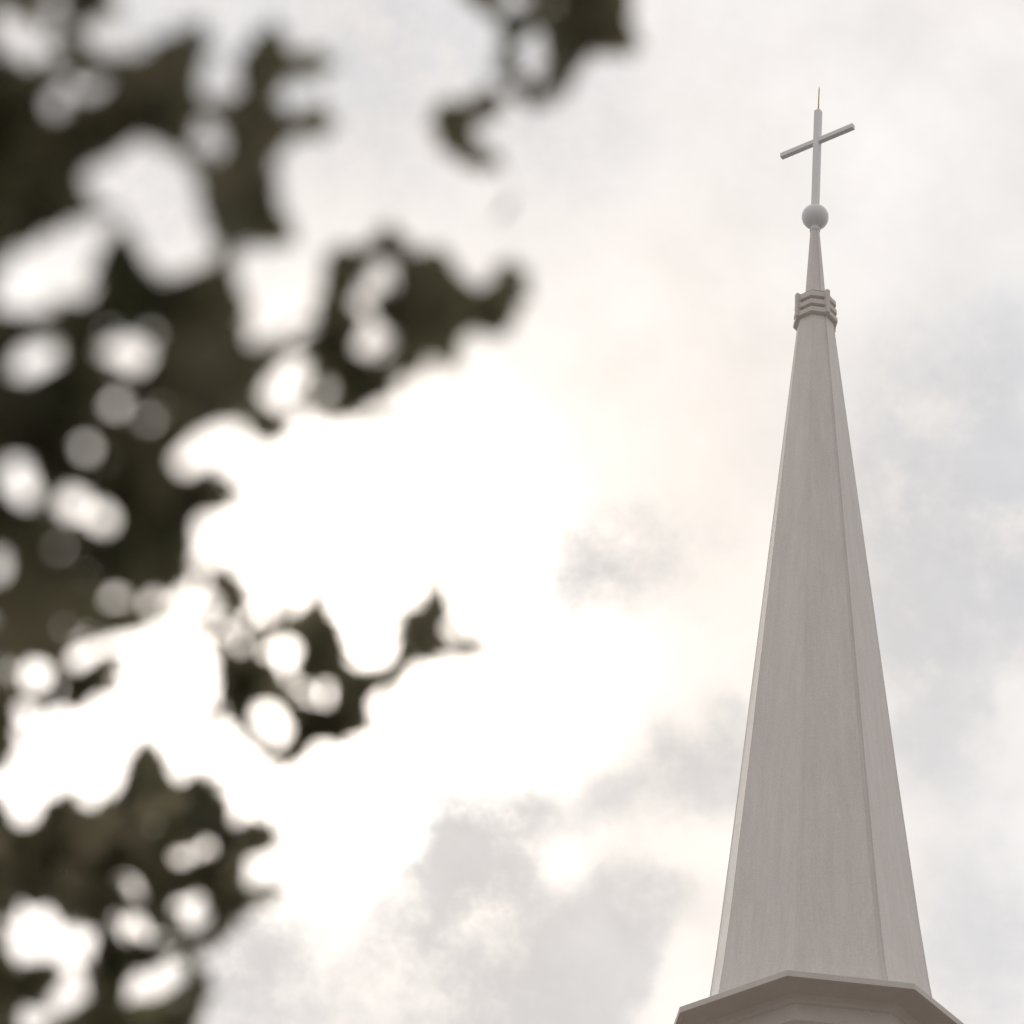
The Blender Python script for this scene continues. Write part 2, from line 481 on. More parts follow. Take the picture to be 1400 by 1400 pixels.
# ------------------------------------------------------------------ tree in the foreground
LEAVES = [  # includes hidden leaves added behind the upper left ones to block light
(0,-0.975,2.735,4.5,0.438,0.845,-0.293,0.088,0.032,0.64),
(0,-0.975,2.795,4.425,0.22,-0.346,0.607,-0.681,0.0349,0.96),
(0,-0.973,2.931,4.25,0.368,0.896,0.175,0.177,0.0487,0.86),
(0,-0.971,2.767,4.453,0.299,0.778,-0.343,0.434,0.056,1.0),
(0,-0.969,2.829,4.414,0.488,0.831,-0.057,-0.262,0.0773,0.98),
(0,-0.957,2.792,4.368,0.315,0.529,-0.785,-0.066,0.0474,0.97),
(0,-0.955,2.678,4.504,0.47,0.617,-0.488,0.401,0.0569,0.99),
(0,-0.945,2.778,4.277,0.139,-0.338,0.513,-0.777,0.0514,0.78),
(0,-0.942,2.821,4.204,0.248,-0.435,-0.735,0.457,0.061,0.94),
(0,-0.942,2.822,4.408,0.236,0.244,0.927,-0.16,0.0828,0.93),
(0,-0.939,2.771,4.458,0.284,-0.351,-0.573,0.684,0.0557,0.87),
(0,-0.938,2.69,4.513,0.006,0.154,-0.95,0.273,0.059,0.63),
(0,-0.938,2.933,4.269,0.213,0.386,0.876,-0.197,0.0538,0.87),
(0,-0.937,2.79,4.22,0.026,0.513,0.754,-0.409,0.0611,0.96),
(0,-0.932,2.721,4.37,0.095,0.189,-0.769,0.603,0.0525,0.68),
(0,-0.928,2.879,4.237,0.546,0.008,-0.674,0.497,0.0713,0.85),
(0,-0.927,2.844,4.431,0.474,0.8,0.295,-0.221,0.0347,0.73),
(0,-0.925,2.423,4.254,0.472,0.755,0.447,-0.089,0.064,0.98),
(0,-0.924,2.604,4.398,0.238,0.414,0.487,-0.731,0.0719,0.64),
(0,-0.923,2.674,4.374,0.603,0.41,0.673,-0.127,0.0481,0.92),
(0,-0.92,2.419,4.191,0.448,0.454,0.293,-0.712,0.0548,0.85),
(0,-0.92,2.819,4.319,0.283,0.609,-0.617,0.41,0.0448,0.87),
(0,-0.919,2.383,4.259,0.362,0.926,-0.059,0.092,0.0567,0.81),
(0,-0.919,2.564,4.056,0.231,0.019,0.966,-0.116,0.0328,0.79),
(0,-0.919,2.632,4.411,0.795,0.551,-0.184,0.172,0.0565,0.75),
(0,-0.918,2.427,4.213,0.253,0.904,-0.03,-0.343,0.0373,0.74),
(0,-0.917,2.49,4.118,0.705,0.537,-0.331,-0.325,0.0715,0.86),
(0,-0.917,2.751,4.108,0.69,0.637,-0.243,0.243,0.0451,0.87),
(0,-0.917,2.883,4.304,0.014,0.573,0.814,-0.096,0.0455,0.92),
(0,-0.916,2.911,4.315,0.166,0.794,-0.551,0.193,0.074,0.87),
(0,-0.914,2.805,4.139,0.336,0.603,-0.706,0.159,0.0571,0.64),
(0,-0.913,2.733,4.395,0.178,0.96,0.02,0.214,0.0518,0.7),
(0,-0.912,2.397,4.23,0.43,0.461,0.47,-0.618,0.0518,0.75),
(0,-0.912,2.606,4.352,0.033,0.537,0.843,-0.01,0.0367,0.72),
(0,-0.912,2.754,4.07,0.141,0.978,0.152,0.025,0.0416,0.95),
(0,-0.911,2.54,3.979,0.022,0.226,-0.872,0.433,0.0305,1.0),
(0,-0.909,2.543,3.961,0.389,0.719,-0.474,0.325,0.0827,0.81),
(0,-0.909,2.558,4.315,0.343,0.755,0.544,-0.129,0.0774,0.88),
(0,-0.908,2.914,4.275,0.474,0.8,0.295,-0.221,0.0343,0.73),
(0,-0.907,2.637,3.969,0.311,0.657,0.482,-0.489,0.0724,0.86),
(0,-0.907,2.684,4.155,0.677,0.55,-0.401,0.28,0.0546,0.97),
(0,-0.906,2.533,3.961,0.255,0.776,0.094,-0.569,0.0418,0.91),
(0,-0.906,2.591,4.36,0.679,0.646,0.181,-0.297,0.047,0.71),
(0,-0.906,2.741,4.18,0.091,-0.15,0.959,-0.225,0.0581,0.94),
(0,-0.905,2.745,4.137,0.394,0.792,0.456,-0.096,0.035,0.87),
(0,-0.905,2.759,4.466,0.065,-0.82,0.544,-0.166,0.0464,0.63),
(0,-0.905,2.881,4.193,0.271,0.632,0.659,0.303,0.0314,0.73),
(0,-0.904,2.487,4.076,0.381,0.804,-0.012,-0.456,0.0667,0.74),
(0,-0.904,2.696,4.426,0.546,0.29,0.685,-0.386,0.0548,0.7),
(0,-0.904,2.809,4.146,0.472,0.294,0.715,-0.424,0.0465,0.79),
(0,-0.903,2.561,4.066,0.058,0.323,-0.902,0.281,0.0652,1.05),
(0,-0.903,2.61,4.318,0.091,-0.378,-0.921,-0.014,0.0452,0.83),
(0,-0.902,2.563,4.029,0.157,0.815,0.554,-0.065,0.0816,0.96),
(0,-0.9,2.654,4.404,0.345,0.903,0.09,0.238,0.0674,0.84),
(0,-0.899,2.633,3.947,0.08,0.779,-0.532,0.32,0.0899,0.95),
(0,-0.898,2.447,4.186,0.085,-0.17,0.955,-0.226,0.0686,0.9),
(0,-0.896,2.393,4.153,0.486,0.298,-0.601,0.56,0.0327,0.7),
(0,-0.896,2.487,4.108,0.322,0.16,-0.726,0.586,0.061,1.05),
(0,-0.895,2.438,4.191,0.389,0.33,-0.595,0.622,0.045,0.83),
(0,-0.894,2.492,4.038,0.496,0.791,0.354,-0.052,0.0425,0.79),
(0,-0.894,2.602,3.972,0.157,0.951,-0.089,0.251,0.0904,0.74),
(0,-0.892,2.706,4.123,0.048,-0.626,-0.755,0.192,0.0694,0.9),
(0,-0.892,2.745,4.208,0.033,0.771,-0.628,-0.103,0.0483,0.7),
(0,-0.892,2.767,4.056,0.179,0.148,-0.81,0.539,0.0555,0.94),
(0,-0.892,2.799,4.214,0.275,-0.6,-0.717,0.224,0.0447,0.87),
(0,-0.891,2.45,4.119,0.499,0.455,0.627,-0.388,0.0419,0.89),
(0,-0.891,2.522,4.091,0.452,0.048,-0.86,0.233,0.0863,0.99),
(0,-0.891,2.547,4.082,0.035,0.846,-0.499,0.183,0.0513,0.63),
(0,-0.891,2.634,4.158,0.458,0.207,0.587,-0.635,0.0315,0.97),
(0,-0.89,2.364,4.187,0.104,0.005,0.904,-0.414,0.0767,0.83),
(0,-0.89,2.617,4.401,0.252,0.947,0.171,-0.104,0.0786,0.82),
(0,-0.889,2.541,4.082,0.441,0.755,0.484,-0.032,0.0989,0.92),
(0,-0.888,2.412,4.224,0.004,-0.788,0.517,-0.335,0.0534,0.7),
(0,-0.888,2.56,3.991,-0.0,0.222,-0.741,0.634,0.0891,0.65),
(0,-0.887,2.415,4.115,0.336,0.908,0.238,-0.081,0.0318,0.77),
(0,-0.887,2.437,4.106,0.435,0.69,0.363,-0.45,0.0511,0.67),
(0,-0.885,2.598,4.238,0.667,0.722,0.056,0.176,0.0573,0.88),
(0,-0.885,2.626,4.235,0.262,0.376,0.789,-0.408,0.0334,0.93),
(0,-0.884,2.862,4.294,0.364,0.68,-0.136,0.621,0.0821,0.94),
(0,-0.883,2.561,3.94,0.337,0.719,0.607,-0.015,0.0824,0.55),
(0,-0.883,2.653,3.95,0.631,0.687,-0.36,-0.037,0.0918,0.9),
(0,-0.882,2.434,4.085,0.194,0.17,-0.965,0.053,0.07,0.9),
(0,-0.882,2.59,3.985,0.291,0.949,0.046,0.112,0.064,0.76),
(0,-0.882,2.756,4.065,0.311,0.417,-0.692,0.501,0.055,0.75),
(0,-0.88,2.692,4.247,0.286,0.577,-0.451,0.619,0.0323,0.66),
(0,-0.88,2.741,4.214,0.405,0.789,0.134,-0.442,0.0304,0.97),
(0,-0.88,2.894,4.211,0.314,0.916,-0.181,0.171,0.0639,0.93),
(0,-0.878,2.518,4.323,0.201,-0.308,-0.93,-0.028,0.0387,0.94),
(0,-0.878,2.683,4.188,0.272,0.69,0.667,-0.071,0.0582,0.76),
(0,-0.876,2.57,3.988,0.035,-0.133,0.955,-0.262,0.0794,0.75),
(0,-0.875,2.744,4.212,0.351,0.599,-0.651,-0.307,0.0533,0.78),
(0,-0.875,2.756,4.507,0.656,0.503,-0.552,-0.11,0.0446,0.73),
(0,-0.874,2.624,4.179,0.262,0.931,0.015,0.256,0.0485,0.69),
(0,-0.873,2.51,4.109,0.196,0.51,-0.639,0.541,0.0864,0.96),
(0,-0.873,2.754,4.35,0.379,0.363,0.669,-0.526,0.0786,0.62),
(0,-0.872,2.463,4.145,0.273,-0.174,0.848,-0.419,0.0782,0.93),
(0,-0.871,2.399,4.166,0.165,-0.424,0.866,-0.208,0.0972,0.78),
(0,-0.871,2.589,4.363,0.726,0.681,-0.076,0.055,0.0591,0.69),
(0,-0.87,2.438,4.175,0.162,-0.495,0.753,-0.402,0.0939,0.82),
(0,-0.87,2.787,4.324,0.688,0.564,-0.212,0.405,0.0785,0.87),
(0,-0.868,2.647,4.403,0.24,0.321,-0.903,0.153,0.0309,0.82),
(0,-0.868,2.715,4.52,0.021,-0.504,-0.778,0.375,0.0741,0.79),
(0,-0.867,2.45,4.141,0.09,0.586,-0.74,0.318,0.0582,0.77),
(0,-0.867,2.552,4.039,0.336,0.732,-0.587,0.074,0.0481,0.66),
(0,-0.867,2.735,4.238,0.248,0.85,0.114,-0.452,0.0411,0.77),
(0,-0.864,2.631,4.334,0.268,0.194,0.902,-0.277,0.0316,0.8),
(0,-0.863,2.522,4.056,0.139,-0.055,0.941,-0.304,0.0815,0.9),
(0,-0.862,2.519,4.33,0.082,0.645,0.615,-0.446,0.0633,0.65),
(0,-0.862,2.819,4.187,0.009,-0.93,0.35,0.108,0.077,0.95),
(0,-0.861,2.711,4.325,0.542,0.762,-0.354,0.011,0.0493,0.69),
(0,-0.86,2.902,4.355,0.026,0.513,0.754,-0.409,0.0638,0.96),
(0,-0.859,2.692,4.401,0.115,0.909,-0.231,-0.328,0.0338,0.97),
(0,-0.858,2.528,4.081,0.377,0.908,0.125,-0.136,0.0896,0.74),
(0,-0.858,2.578,4.046,0.106,0.939,-0.157,-0.286,0.0991,1.04),
(0,-0.857,2.443,4.1,0.049,-0.545,0.78,-0.304,0.0707,0.9),
(0,-0.856,2.493,4.122,0.196,0.18,0.738,-0.62,0.0695,0.85),
(0,-0.854,2.807,4.276,0.556,0.496,0.617,-0.255,0.0581,0.91),
(0,-0.853,2.58,4.238,0.101,-0.575,0.802,0.124,0.0329,0.78),
(0,-0.853,2.583,3.958,0.657,0.736,-0.157,-0.041,0.0977,1.05),
(0,-0.852,2.753,4.284,0.439,0.838,-0.317,0.062,0.0623,0.83),
(0,-0.851,2.342,4.198,0.481,0.685,0.27,-0.475,0.0893,0.94),
(0,-0.851,2.792,4.187,0.225,0.746,-0.375,0.502,0.0401,0.77),
(0,-0.85,2.802,4.143,0.27,0.536,-0.792,0.114,0.0313,0.82),
(0,-0.849,2.795,4.098,0.482,-0.03,-0.875,0.036,0.0594,0.91),
(0,-0.848,2.585,4.355,0.61,0.678,-0.328,0.245,0.0663,0.63),
(0,-0.846,2.625,4.16,0.374,0.651,-0.651,0.111,0.0576,0.66),
(0,-0.845,2.41,4.212,0.188,0.924,-0.33,-0.032,0.0506,0.84),
(0,-0.845,2.756,4.365,0.081,-0.601,0.795,0.013,0.08,0.75),
(0,-0.843,2.576,4.229,0.046,-0.265,0.819,-0.507,0.0748,0.76),
(0,-0.843,2.828,4.385,0.524,0.381,0.65,-0.398,0.0633,0.82),
(0,-0.839,2.513,4.133,0.191,0.791,-0.551,0.183,0.0391,0.95),
(0,-0.838,2.496,4.13,0.286,0.577,-0.451,0.619,0.0304,0.66),
(0,-0.837,2.375,4.219,0.323,0.498,0.725,-0.35,0.0729,0.81),
(0,-0.836,2.483,4.178,0.097,-0.305,0.831,-0.456,0.0926,0.85),
(0,-0.836,2.667,4.259,0.048,-0.128,-0.871,0.471,0.0403,0.72),
(0,-0.834,2.506,4.032,0.532,0.815,-0.229,0.016,0.0973,0.94),
(0,-0.834,2.718,4.553,0.309,0.677,0.498,-0.445,0.0481,0.86),
(0,-0.833,2.382,4.196,0.559,0.316,0.76,-0.1,0.0926,1.0),
(0,-0.833,2.666,4.452,0.139,-0.338,0.513,-0.777,0.0517,0.78),
(0,-0.831,2.407,4.195,0.067,0.207,-0.887,0.407,0.0473,0.62),
(0,-0.831,2.486,4.124,0.306,0.628,0.601,-0.388,0.0714,0.9),
(0,-0.83,2.382,4.201,0.346,0.694,0.56,-0.291,0.0574,0.93),
(0,-0.83,2.688,4.143,0.441,0.127,-0.756,0.467,0.0477,0.82),
(0,-0.829,2.681,4.45,0.06,0.178,0.785,-0.59,0.0416,0.64),
(0,-0.828,2.459,4.158,0.509,0.715,0.438,-0.195,0.0693,0.85),
(0,-0.828,2.62,4.154,0.074,0.633,0.644,-0.424,0.0618,0.74),
(0,-0.827,2.49,4.121,0.176,0.895,0.314,-0.265,0.0681,0.66),
(0,-0.825,2.432,4.169,0.283,0.477,-0.457,0.695,0.0591,0.62),
(0,-0.823,2.416,4.257,0.006,-0.927,0.015,0.375,0.0809,0.85),
(0,-0.822,2.392,4.227,0.453,0.687,0.056,0.566,0.0701,0.79),
(0,-0.821,2.439,4.21,0.162,0.332,-0.929,0.03,0.0973,0.99),
(0,-0.821,2.67,4.28,0.128,-0.157,0.972,-0.119,0.0347,0.71),
(0,-0.82,2.429,4.21,0.494,0.827,-0.225,-0.144,0.0633,0.76),
(0,-0.818,2.558,3.984,0.529,0.846,0.011,-0.068,0.0941,1.01),
(0,-0.816,2.694,4.263,0.199,-0.835,-0.512,0.028,0.0352,0.74),
(0,-0.815,2.527,4.315,0.448,0.88,0.125,0.093,0.0743,0.65),
(0,-0.815,2.579,4.218,0.232,0.958,0.035,0.164,0.0553,0.94),
(0,-0.815,2.868,4.359,0.156,0.605,-0.762,0.171,0.0667,0.92),
(0,-0.814,2.707,4.524,0.038,0.326,0.91,-0.253,0.08,0.75),
(0,-0.813,2.531,4.045,0.283,0.805,0.466,-0.233,0.0973,0.74),
(0,-0.811,2.561,4.007,0.321,0.352,-0.771,0.423,0.0884,0.97),
(0,-0.81,2.811,4.266,0.46,0.49,0.662,-0.332,0.07,0.93),
(0,-0.808,2.507,4.057,0.26,0.688,0.585,-0.341,0.0853,1.03),
(0,-0.806,2.504,4.121,0.205,0.701,0.663,-0.165,0.0708,0.88),
(0,-0.806,2.69,4.244,0.365,0.868,-0.085,-0.324,0.0567,0.71),
(0,-0.804,2.68,4.087,0.379,0.504,-0.753,0.187,0.0351,0.77),
(0,-0.804,2.695,4.207,0.229,0.388,-0.863,0.231,0.0675,0.96),
(0,-0.803,2.453,4.196,0.308,0.766,-0.518,-0.223,0.0734,1.05),
(0,-0.803,2.564,4.28,0.644,0.457,0.235,-0.567,0.0314,0.91),
(0,-0.802,2.391,4.131,0.47,0.617,-0.488,0.401,0.0502,0.99),
(0,-0.802,2.437,4.237,0.286,-0.493,0.818,-0.07,0.0766,0.8),
(0,-0.801,2.709,4.084,0.295,-0.356,-0.657,0.595,0.0331,0.85),
(0,-0.799,2.722,4.093,0.178,-0.279,0.898,-0.291,0.0428,0.97),
(0,-0.798,2.754,4.175,0.136,0.681,0.668,0.267,0.0343,0.97),
(0,-0.797,2.454,4.14,0.355,0.329,0.742,-0.464,0.0819,0.97),
(0,-0.796,2.36,4.208,0.583,0.71,0.395,0.008,0.0696,0.75),
(0,-0.796,2.552,4.278,0.514,0.743,0.425,-0.054,0.0307,0.73),
(0,-0.795,2.616,3.945,0.299,0.21,0.79,-0.493,0.0854,0.96),
(0,-0.794,2.355,4.194,0.29,0.597,-0.601,0.445,0.0879,0.8),
(0,-0.794,2.587,3.935,0.176,0.789,0.574,-0.129,0.0974,1.05),
(0,-0.794,2.816,4.267,0.529,0.32,0.413,-0.669,0.0573,0.63),
(0,-0.792,2.69,4.123,0.345,0.406,0.778,-0.332,0.0539,0.96),
(0,-0.79,2.846,4.267,0.128,0.62,-0.746,0.207,0.0357,0.94),
(0,-0.787,2.466,4.079,0.635,0.659,-0.365,-0.171,0.0972,0.92),
(0,-0.786,2.413,4.234,0.155,0.579,-0.649,0.469,0.0671,0.72),
(0,-0.786,2.662,4.202,0.305,0.741,-0.273,0.533,0.0479,0.62),
(0,-0.776,2.56,3.977,0.536,0.818,-0.143,0.15,0.0962,0.97),
(0,-0.775,2.574,4.354,0.579,0.582,0.119,-0.559,0.0742,0.78),
(0,-0.774,2.613,4.371,0.041,0.485,0.868,-0.101,0.0754,0.84),
(0,-0.773,2.443,4.082,0.471,0.704,0.054,0.529,0.0868,1.05),
(0,-0.773,2.738,4.206,0.76,0.616,0.139,-0.153,0.0596,0.66),
(0,-0.772,2.553,4.039,0.18,-0.046,-0.729,0.659,0.0965,1.0),
(0,-0.772,2.742,4.157,0.332,0.637,0.612,-0.331,0.054,0.96),
(0,-0.77,2.399,4.196,0.009,0.244,0.755,-0.608,0.0774,0.78),
(0,-0.764,2.633,4.382,0.406,0.317,-0.851,-0.1,0.0555,0.77),
(0,-0.763,2.523,4.124,0.236,0.971,-0.034,0.025,0.0625,1.03),
(0,-0.761,2.812,4.325,0.402,0.884,-0.009,-0.237,0.0692,0.65),
(0,-0.76,2.718,4.122,0.369,0.512,-0.595,0.497,0.0421,0.75),
(0,-0.76,2.851,4.394,0.298,0.767,-0.389,-0.415,0.0381,0.7),
(0,-0.755,2.555,4.076,0.227,0.937,-0.258,0.066,0.0984,0.99),
(0,-0.755,2.788,4.207,0.355,0.609,0.469,-0.532,0.0406,0.97),
(0,-0.753,2.357,4.209,0.54,0.809,0.205,0.11,0.0922,0.92),
(0,-0.752,2.829,4.335,0.439,0.746,0.496,0.063,0.0376,0.66),
(0,-0.751,2.407,4.144,0.42,0.797,0.358,-0.245,0.0819,1.05),
(0,-0.748,2.382,4.167,0.566,0.51,-0.348,0.546,0.0933,1.05),
(0,-0.747,2.515,4.078,0.385,0.641,0.32,-0.582,0.092,0.67),
(0,-0.747,2.643,4.372,0.824,0.522,0.182,0.123,0.0643,0.73),
(0,-0.745,2.367,4.198,0.376,0.914,0.11,-0.104,0.0971,1.05),
(0,-0.745,2.505,4.096,0.165,0.493,-0.838,0.166,0.0943,0.71),
(0,-0.745,2.785,4.496,0.311,0.38,-0.869,0.06,0.0322,0.74),
(0,-0.744,2.532,4.313,0.355,0.609,0.469,-0.532,0.0391,0.97),
(0,-0.742,2.585,3.981,0.216,-0.721,0.655,-0.07,0.0927,0.63),
(0,-0.739,2.703,4.22,0.546,0.743,0.291,-0.254,0.054,0.97),
(0,-0.737,2.371,4.206,0.238,0.915,0.138,-0.297,0.0646,0.89),
(0,-0.734,2.457,4.164,0.185,0.11,0.843,-0.494,0.0632,0.95),
(0,-0.733,2.573,4.385,0.16,0.147,-0.837,0.502,0.0388,0.83),
(0,-0.732,2.498,4.062,0.049,-0.989,-0.024,0.134,0.0925,0.95),
(0,-0.73,2.658,4.29,0.592,0.274,0.524,-0.548,0.0508,0.96),
(0,-0.727,2.579,4.015,0.22,0.564,0.755,-0.252,0.0986,0.82),
(0,-0.722,2.568,4.011,0.585,0.793,-0.113,0.126,0.0768,0.85),
(0,-0.719,2.846,4.419,0.087,-0.828,0.521,-0.189,0.0418,0.87),
(0,-0.716,2.556,4.357,0.151,-0.64,0.628,-0.417,0.038,0.74),
(0,-0.715,2.483,4.048,0.308,0.257,0.916,0.012,0.0348,0.67),
(0,-0.715,2.905,4.212,0.272,0.949,0.159,-0.001,0.0706,0.84),
(0,-0.71,2.508,4.127,0.756,0.519,-0.368,-0.153,0.0838,0.62),
(0,-0.707,2.897,4.169,0.639,0.612,0.056,-0.462,0.0507,0.88),
(0,-0.705,2.798,4.394,0.626,0.748,-0.211,-0.062,0.0797,0.92),
(0,-0.704,2.405,4.213,0.358,0.036,-0.785,0.505,0.0916,1.05),
(0,-0.702,2.536,4.262,0.297,0.837,-0.421,0.181,0.039,0.73),
(0,-0.701,2.958,4.225,0.319,0.189,-0.903,0.217,0.0545,0.68),
(0,-0.692,2.591,4.028,0.792,0.45,-0.067,0.406,0.0886,0.93),
(0,-0.691,2.369,4.218,0.208,0.478,0.709,-0.475,0.071,1.05),
(0,-0.689,2.504,4.013,0.093,-0.22,-0.917,0.32,0.0734,0.89),
(0,-0.687,2.48,4.118,0.074,-0.989,0.131,0.001,0.0982,0.69),
(0,-0.686,2.505,3.988,0.367,0.871,0.305,-0.116,0.0827,0.89),
(0,-0.685,2.395,4.141,0.023,0.749,-0.492,0.444,0.0967,0.93),
(0,-0.685,2.843,4.404,0.234,0.568,-0.747,0.253,0.0525,0.92),
(0,-0.684,2.382,4.179,0.341,0.883,-0.313,-0.078,0.0541,0.8),
(0,-0.684,2.424,4.131,0.286,-0.634,-0.708,0.125,0.0685,0.63),
(0,-0.683,2.822,4.386,0.063,-0.388,0.69,-0.608,0.0796,0.84),
(0,-0.68,2.846,4.126,0.672,0.724,-0.053,-0.148,0.0514,0.87),
(0,-0.679,2.452,4.082,0.111,0.936,0.317,-0.103,0.0439,0.86),
(0,-0.679,2.456,4.149,0.597,0.405,-0.528,0.447,0.0592,0.77),
(0,-0.678,2.728,4.046,0.589,0.764,0.163,0.207,0.0523,0.73),
(0,-0.675,2.395,4.218,0.249,-0.442,-0.643,0.573,0.0838,0.95),
(0,-0.671,2.416,4.108,0.443,0.66,0.543,-0.271,0.0472,0.97),
(0,-0.667,2.785,4.346,0.17,0.947,-0.261,-0.075,0.0513,0.7),
(0,-0.666,2.43,4.146,0.425,0.57,0.571,-0.411,0.0351,1.0),
(0,-0.666,2.49,4.056,0.052,0.768,0.584,0.256,0.0973,1.0),
(0,-0.666,2.491,4.016,0.603,0.713,-0.093,0.346,0.0697,0.62),
(0,-0.661,2.506,4.125,0.347,0.667,-0.292,0.591,0.0837,0.6),
(0,-0.661,2.6,4.202,0.355,0.782,-0.175,0.481,0.0691,0.91),
(0,-0.661,2.619,3.955,0.328,0.285,-0.833,0.342,0.0489,0.68),
(0,-0.653,2.848,4.129,0.259,0.706,-0.601,-0.271,0.0315,0.68),
(0,-0.65,2.435,4.142,0.463,0.71,-0.452,-0.278,0.0284,0.99),
(0,-0.648,2.593,4.001,0.309,0.767,-0.368,-0.426,0.0455,0.69),
(0,-0.646,2.511,4.053,0.217,0.251,-0.689,0.644,0.0977,0.92),
(0,-0.644,2.504,4.036,0.196,0.929,-0.248,0.195,0.0409,1.05),
(0,-0.644,2.597,3.973,0.28,0.407,-0.799,0.343,0.0347,0.97),
(0,-0.641,2.593,3.942,0.401,0.384,0.832,-0.006,0.0762,0.86),
(0,-0.641,2.688,4.218,0.032,-0.894,-0.234,0.381,0.0494,0.78),
(0,-0.639,2.58,3.96,0.321,0.438,0.77,-0.335,0.0394,0.99),
(0,-0.638,2.613,3.934,0.412,0.873,-0.258,-0.042,0.0797,0.89),
(0,-0.638,2.619,3.955,0.169,0.426,-0.807,0.373,0.0514,0.93),
(0,-0.632,2.509,4.051,0.83,0.526,-0.05,-0.18,0.0843,0.59),
(0,-0.63,3.082,4.527,0.038,0.326,0.91,-0.253,0.086,0.75),
(0,-0.629,2.88,4.16,0.105,-0.31,-0.876,0.355,0.0619,0.72),
(0,-0.617,2.494,4.082,0.22,-0.237,-0.814,0.482,0.0979,0.97),
(0,-0.617,3.072,4.576,0.099,0.902,-0.412,-0.077,0.0495,0.84),
(0,-0.616,2.606,3.922,0.016,-0.307,0.951,0.023,0.0766,0.63),
(0,-0.612,2.978,4.35,0.001,-0.871,0.099,-0.481,0.0458,0.88),
(0,-0.611,2.615,4.274,0.316,-0.541,0.619,-0.475,0.0474,0.74),
(0,-0.599,2.55,4.079,0.536,0.747,-0.306,-0.247,0.0435,0.83),
(0,-0.598,2.931,4.389,0.793,0.477,-0.054,0.374,0.0371,0.95),
(0,-0.596,2.614,3.931,0.101,-0.103,-0.565,0.812,0.0792,0.67),
(0,-0.594,3.003,4.53,0.16,0.147,-0.837,0.502,0.0433,0.83),
(0,-0.593,2.498,4.042,0.28,0.162,0.827,-0.459,0.0768,0.99),
(0,-0.593,2.901,4.511,0.225,0.07,0.891,-0.389,0.0636,0.72),
(0,-0.592,2.496,4.134,0.005,0.814,-0.368,0.449,0.0745,1.04),
(0,-0.588,2.499,4.161,0.611,0.4,-0.563,0.387,0.0495,0.83),
(0,-0.586,2.465,4.119,0.558,0.765,-0.064,-0.316,0.047,1.05),
(0,-0.583,2.472,4.057,0.571,0.815,0.025,-0.092,0.0626,1.0),
(0,-0.577,2.64,3.946,0.192,-0.274,-0.905,0.261,0.068,1.02),
(0,-0.574,2.615,4.093,0.274,-0.526,-0.794,0.135,0.0814,0.97),
(0,-0.572,2.656,3.981,0.603,0.173,-0.628,0.46,0.0736,0.81),
(0,-0.569,2.511,4.073,0.469,0.487,0.635,-0.374,0.0969,0.55),
(0,-0.569,2.624,4.071,0.578,0.459,0.549,-0.392,0.0367,0.81),
(0,-0.568,2.585,4.05,0.231,0.096,-0.963,-0.102,0.0987,0.55),
(0,-0.567,2.673,3.992,0.133,0.684,-0.716,0.047,0.0581,0.89),
(0,-0.563,2.648,4.042,0.078,0.751,-0.112,0.646,0.0958,1.0),
(0,-0.559,2.651,4.273,0.297,0.846,-0.087,-0.434,0.0518,0.89),
(0,-0.557,2.609,3.931,0.178,0.957,0.214,0.084,0.0835,0.89),
(0,-0.557,2.703,4.188,0.54,-0.076,0.64,-0.541,0.099,0.73),
(0,-0.557,2.715,4.026,0.617,0.087,0.662,-0.417,0.0567,0.78),
(0,-0.557,2.722,4.275,0.259,0.313,0.779,-0.478,0.0727,1.03),
(0,-0.557,2.782,4.185,0.416,0.329,0.836,-0.141,0.1035,0.82),
(0,-0.556,2.686,4.113,0.613,0.758,0.218,0.041,0.0951,0.67),
(0,-0.555,2.713,4.155,0.064,0.708,-0.551,0.438,0.0811,0.83),
(0,-0.554,2.728,4.157,0.517,0.479,-0.238,0.668,0.0733,0.72),
(0,-0.554,2.793,4.187,0.263,0.934,-0.152,-0.188,0.0546,0.74),
(0,-0.553,2.871,4.253,0.546,0.734,-0.36,0.181,0.0466,0.71),
(0,-0.552,2.662,4.151,0.604,0.458,-0.608,0.235,0.1012,1.05),
(0,-0.552,2.69,4.34,0.318,-0.439,0.776,-0.322,0.0665,0.76),
(0,-0.551,2.655,4.262,0.479,0.74,-0.458,-0.115,0.0665,1.04),
(0,-0.545,2.683,4.204,0.232,0.675,0.698,-0.062,0.0832,1.03),
(0,-0.543,2.738,4.281,0.152,0.925,-0.327,-0.12,0.0633,0.76),
(0,-0.542,2.767,4.15,0.209,0.504,-0.807,0.225,0.0632,0.58),
(0,-0.541,2.77,4.397,0.287,0.597,0.746,-0.063,0.1072,0.55),
(0,-0.541,2.868,4.241,0.53,0.082,-0.731,0.421,0.0328,0.92),
(0,-0.537,2.721,4.349,0.237,0.568,0.75,-0.243,0.0796,0.79),
(0,-0.535,2.768,4.302,0.513,0.519,0.466,-0.5,0.1033,0.64),
(0,-0.535,2.773,4.381,0.317,0.504,0.185,-0.782,0.1092,0.99),
(0,-0.534,2.78,4.32,0.399,0.346,-0.836,0.152,0.0333,0.62),
(0,-0.526,2.855,4.391,0.128,0.276,0.953,0.01,0.0585,0.92),
(0,-0.519,2.807,4.45,0.093,0.271,0.948,0.142,0.033,0.74),
(0,-0.515,2.862,4.406,0.297,0.188,-0.936,-0.005,0.0481,0.78),
(1,-1.217,4.092,4.533,0.276,0.093,0.942,-0.164,0.0645,0.74),
(1,-1.214,3.986,4.485,0.235,0.486,-0.669,0.511,0.0808,0.67),
(1,-1.207,4.165,4.586,0.501,0.743,-0.223,-0.383,0.0691,0.72),
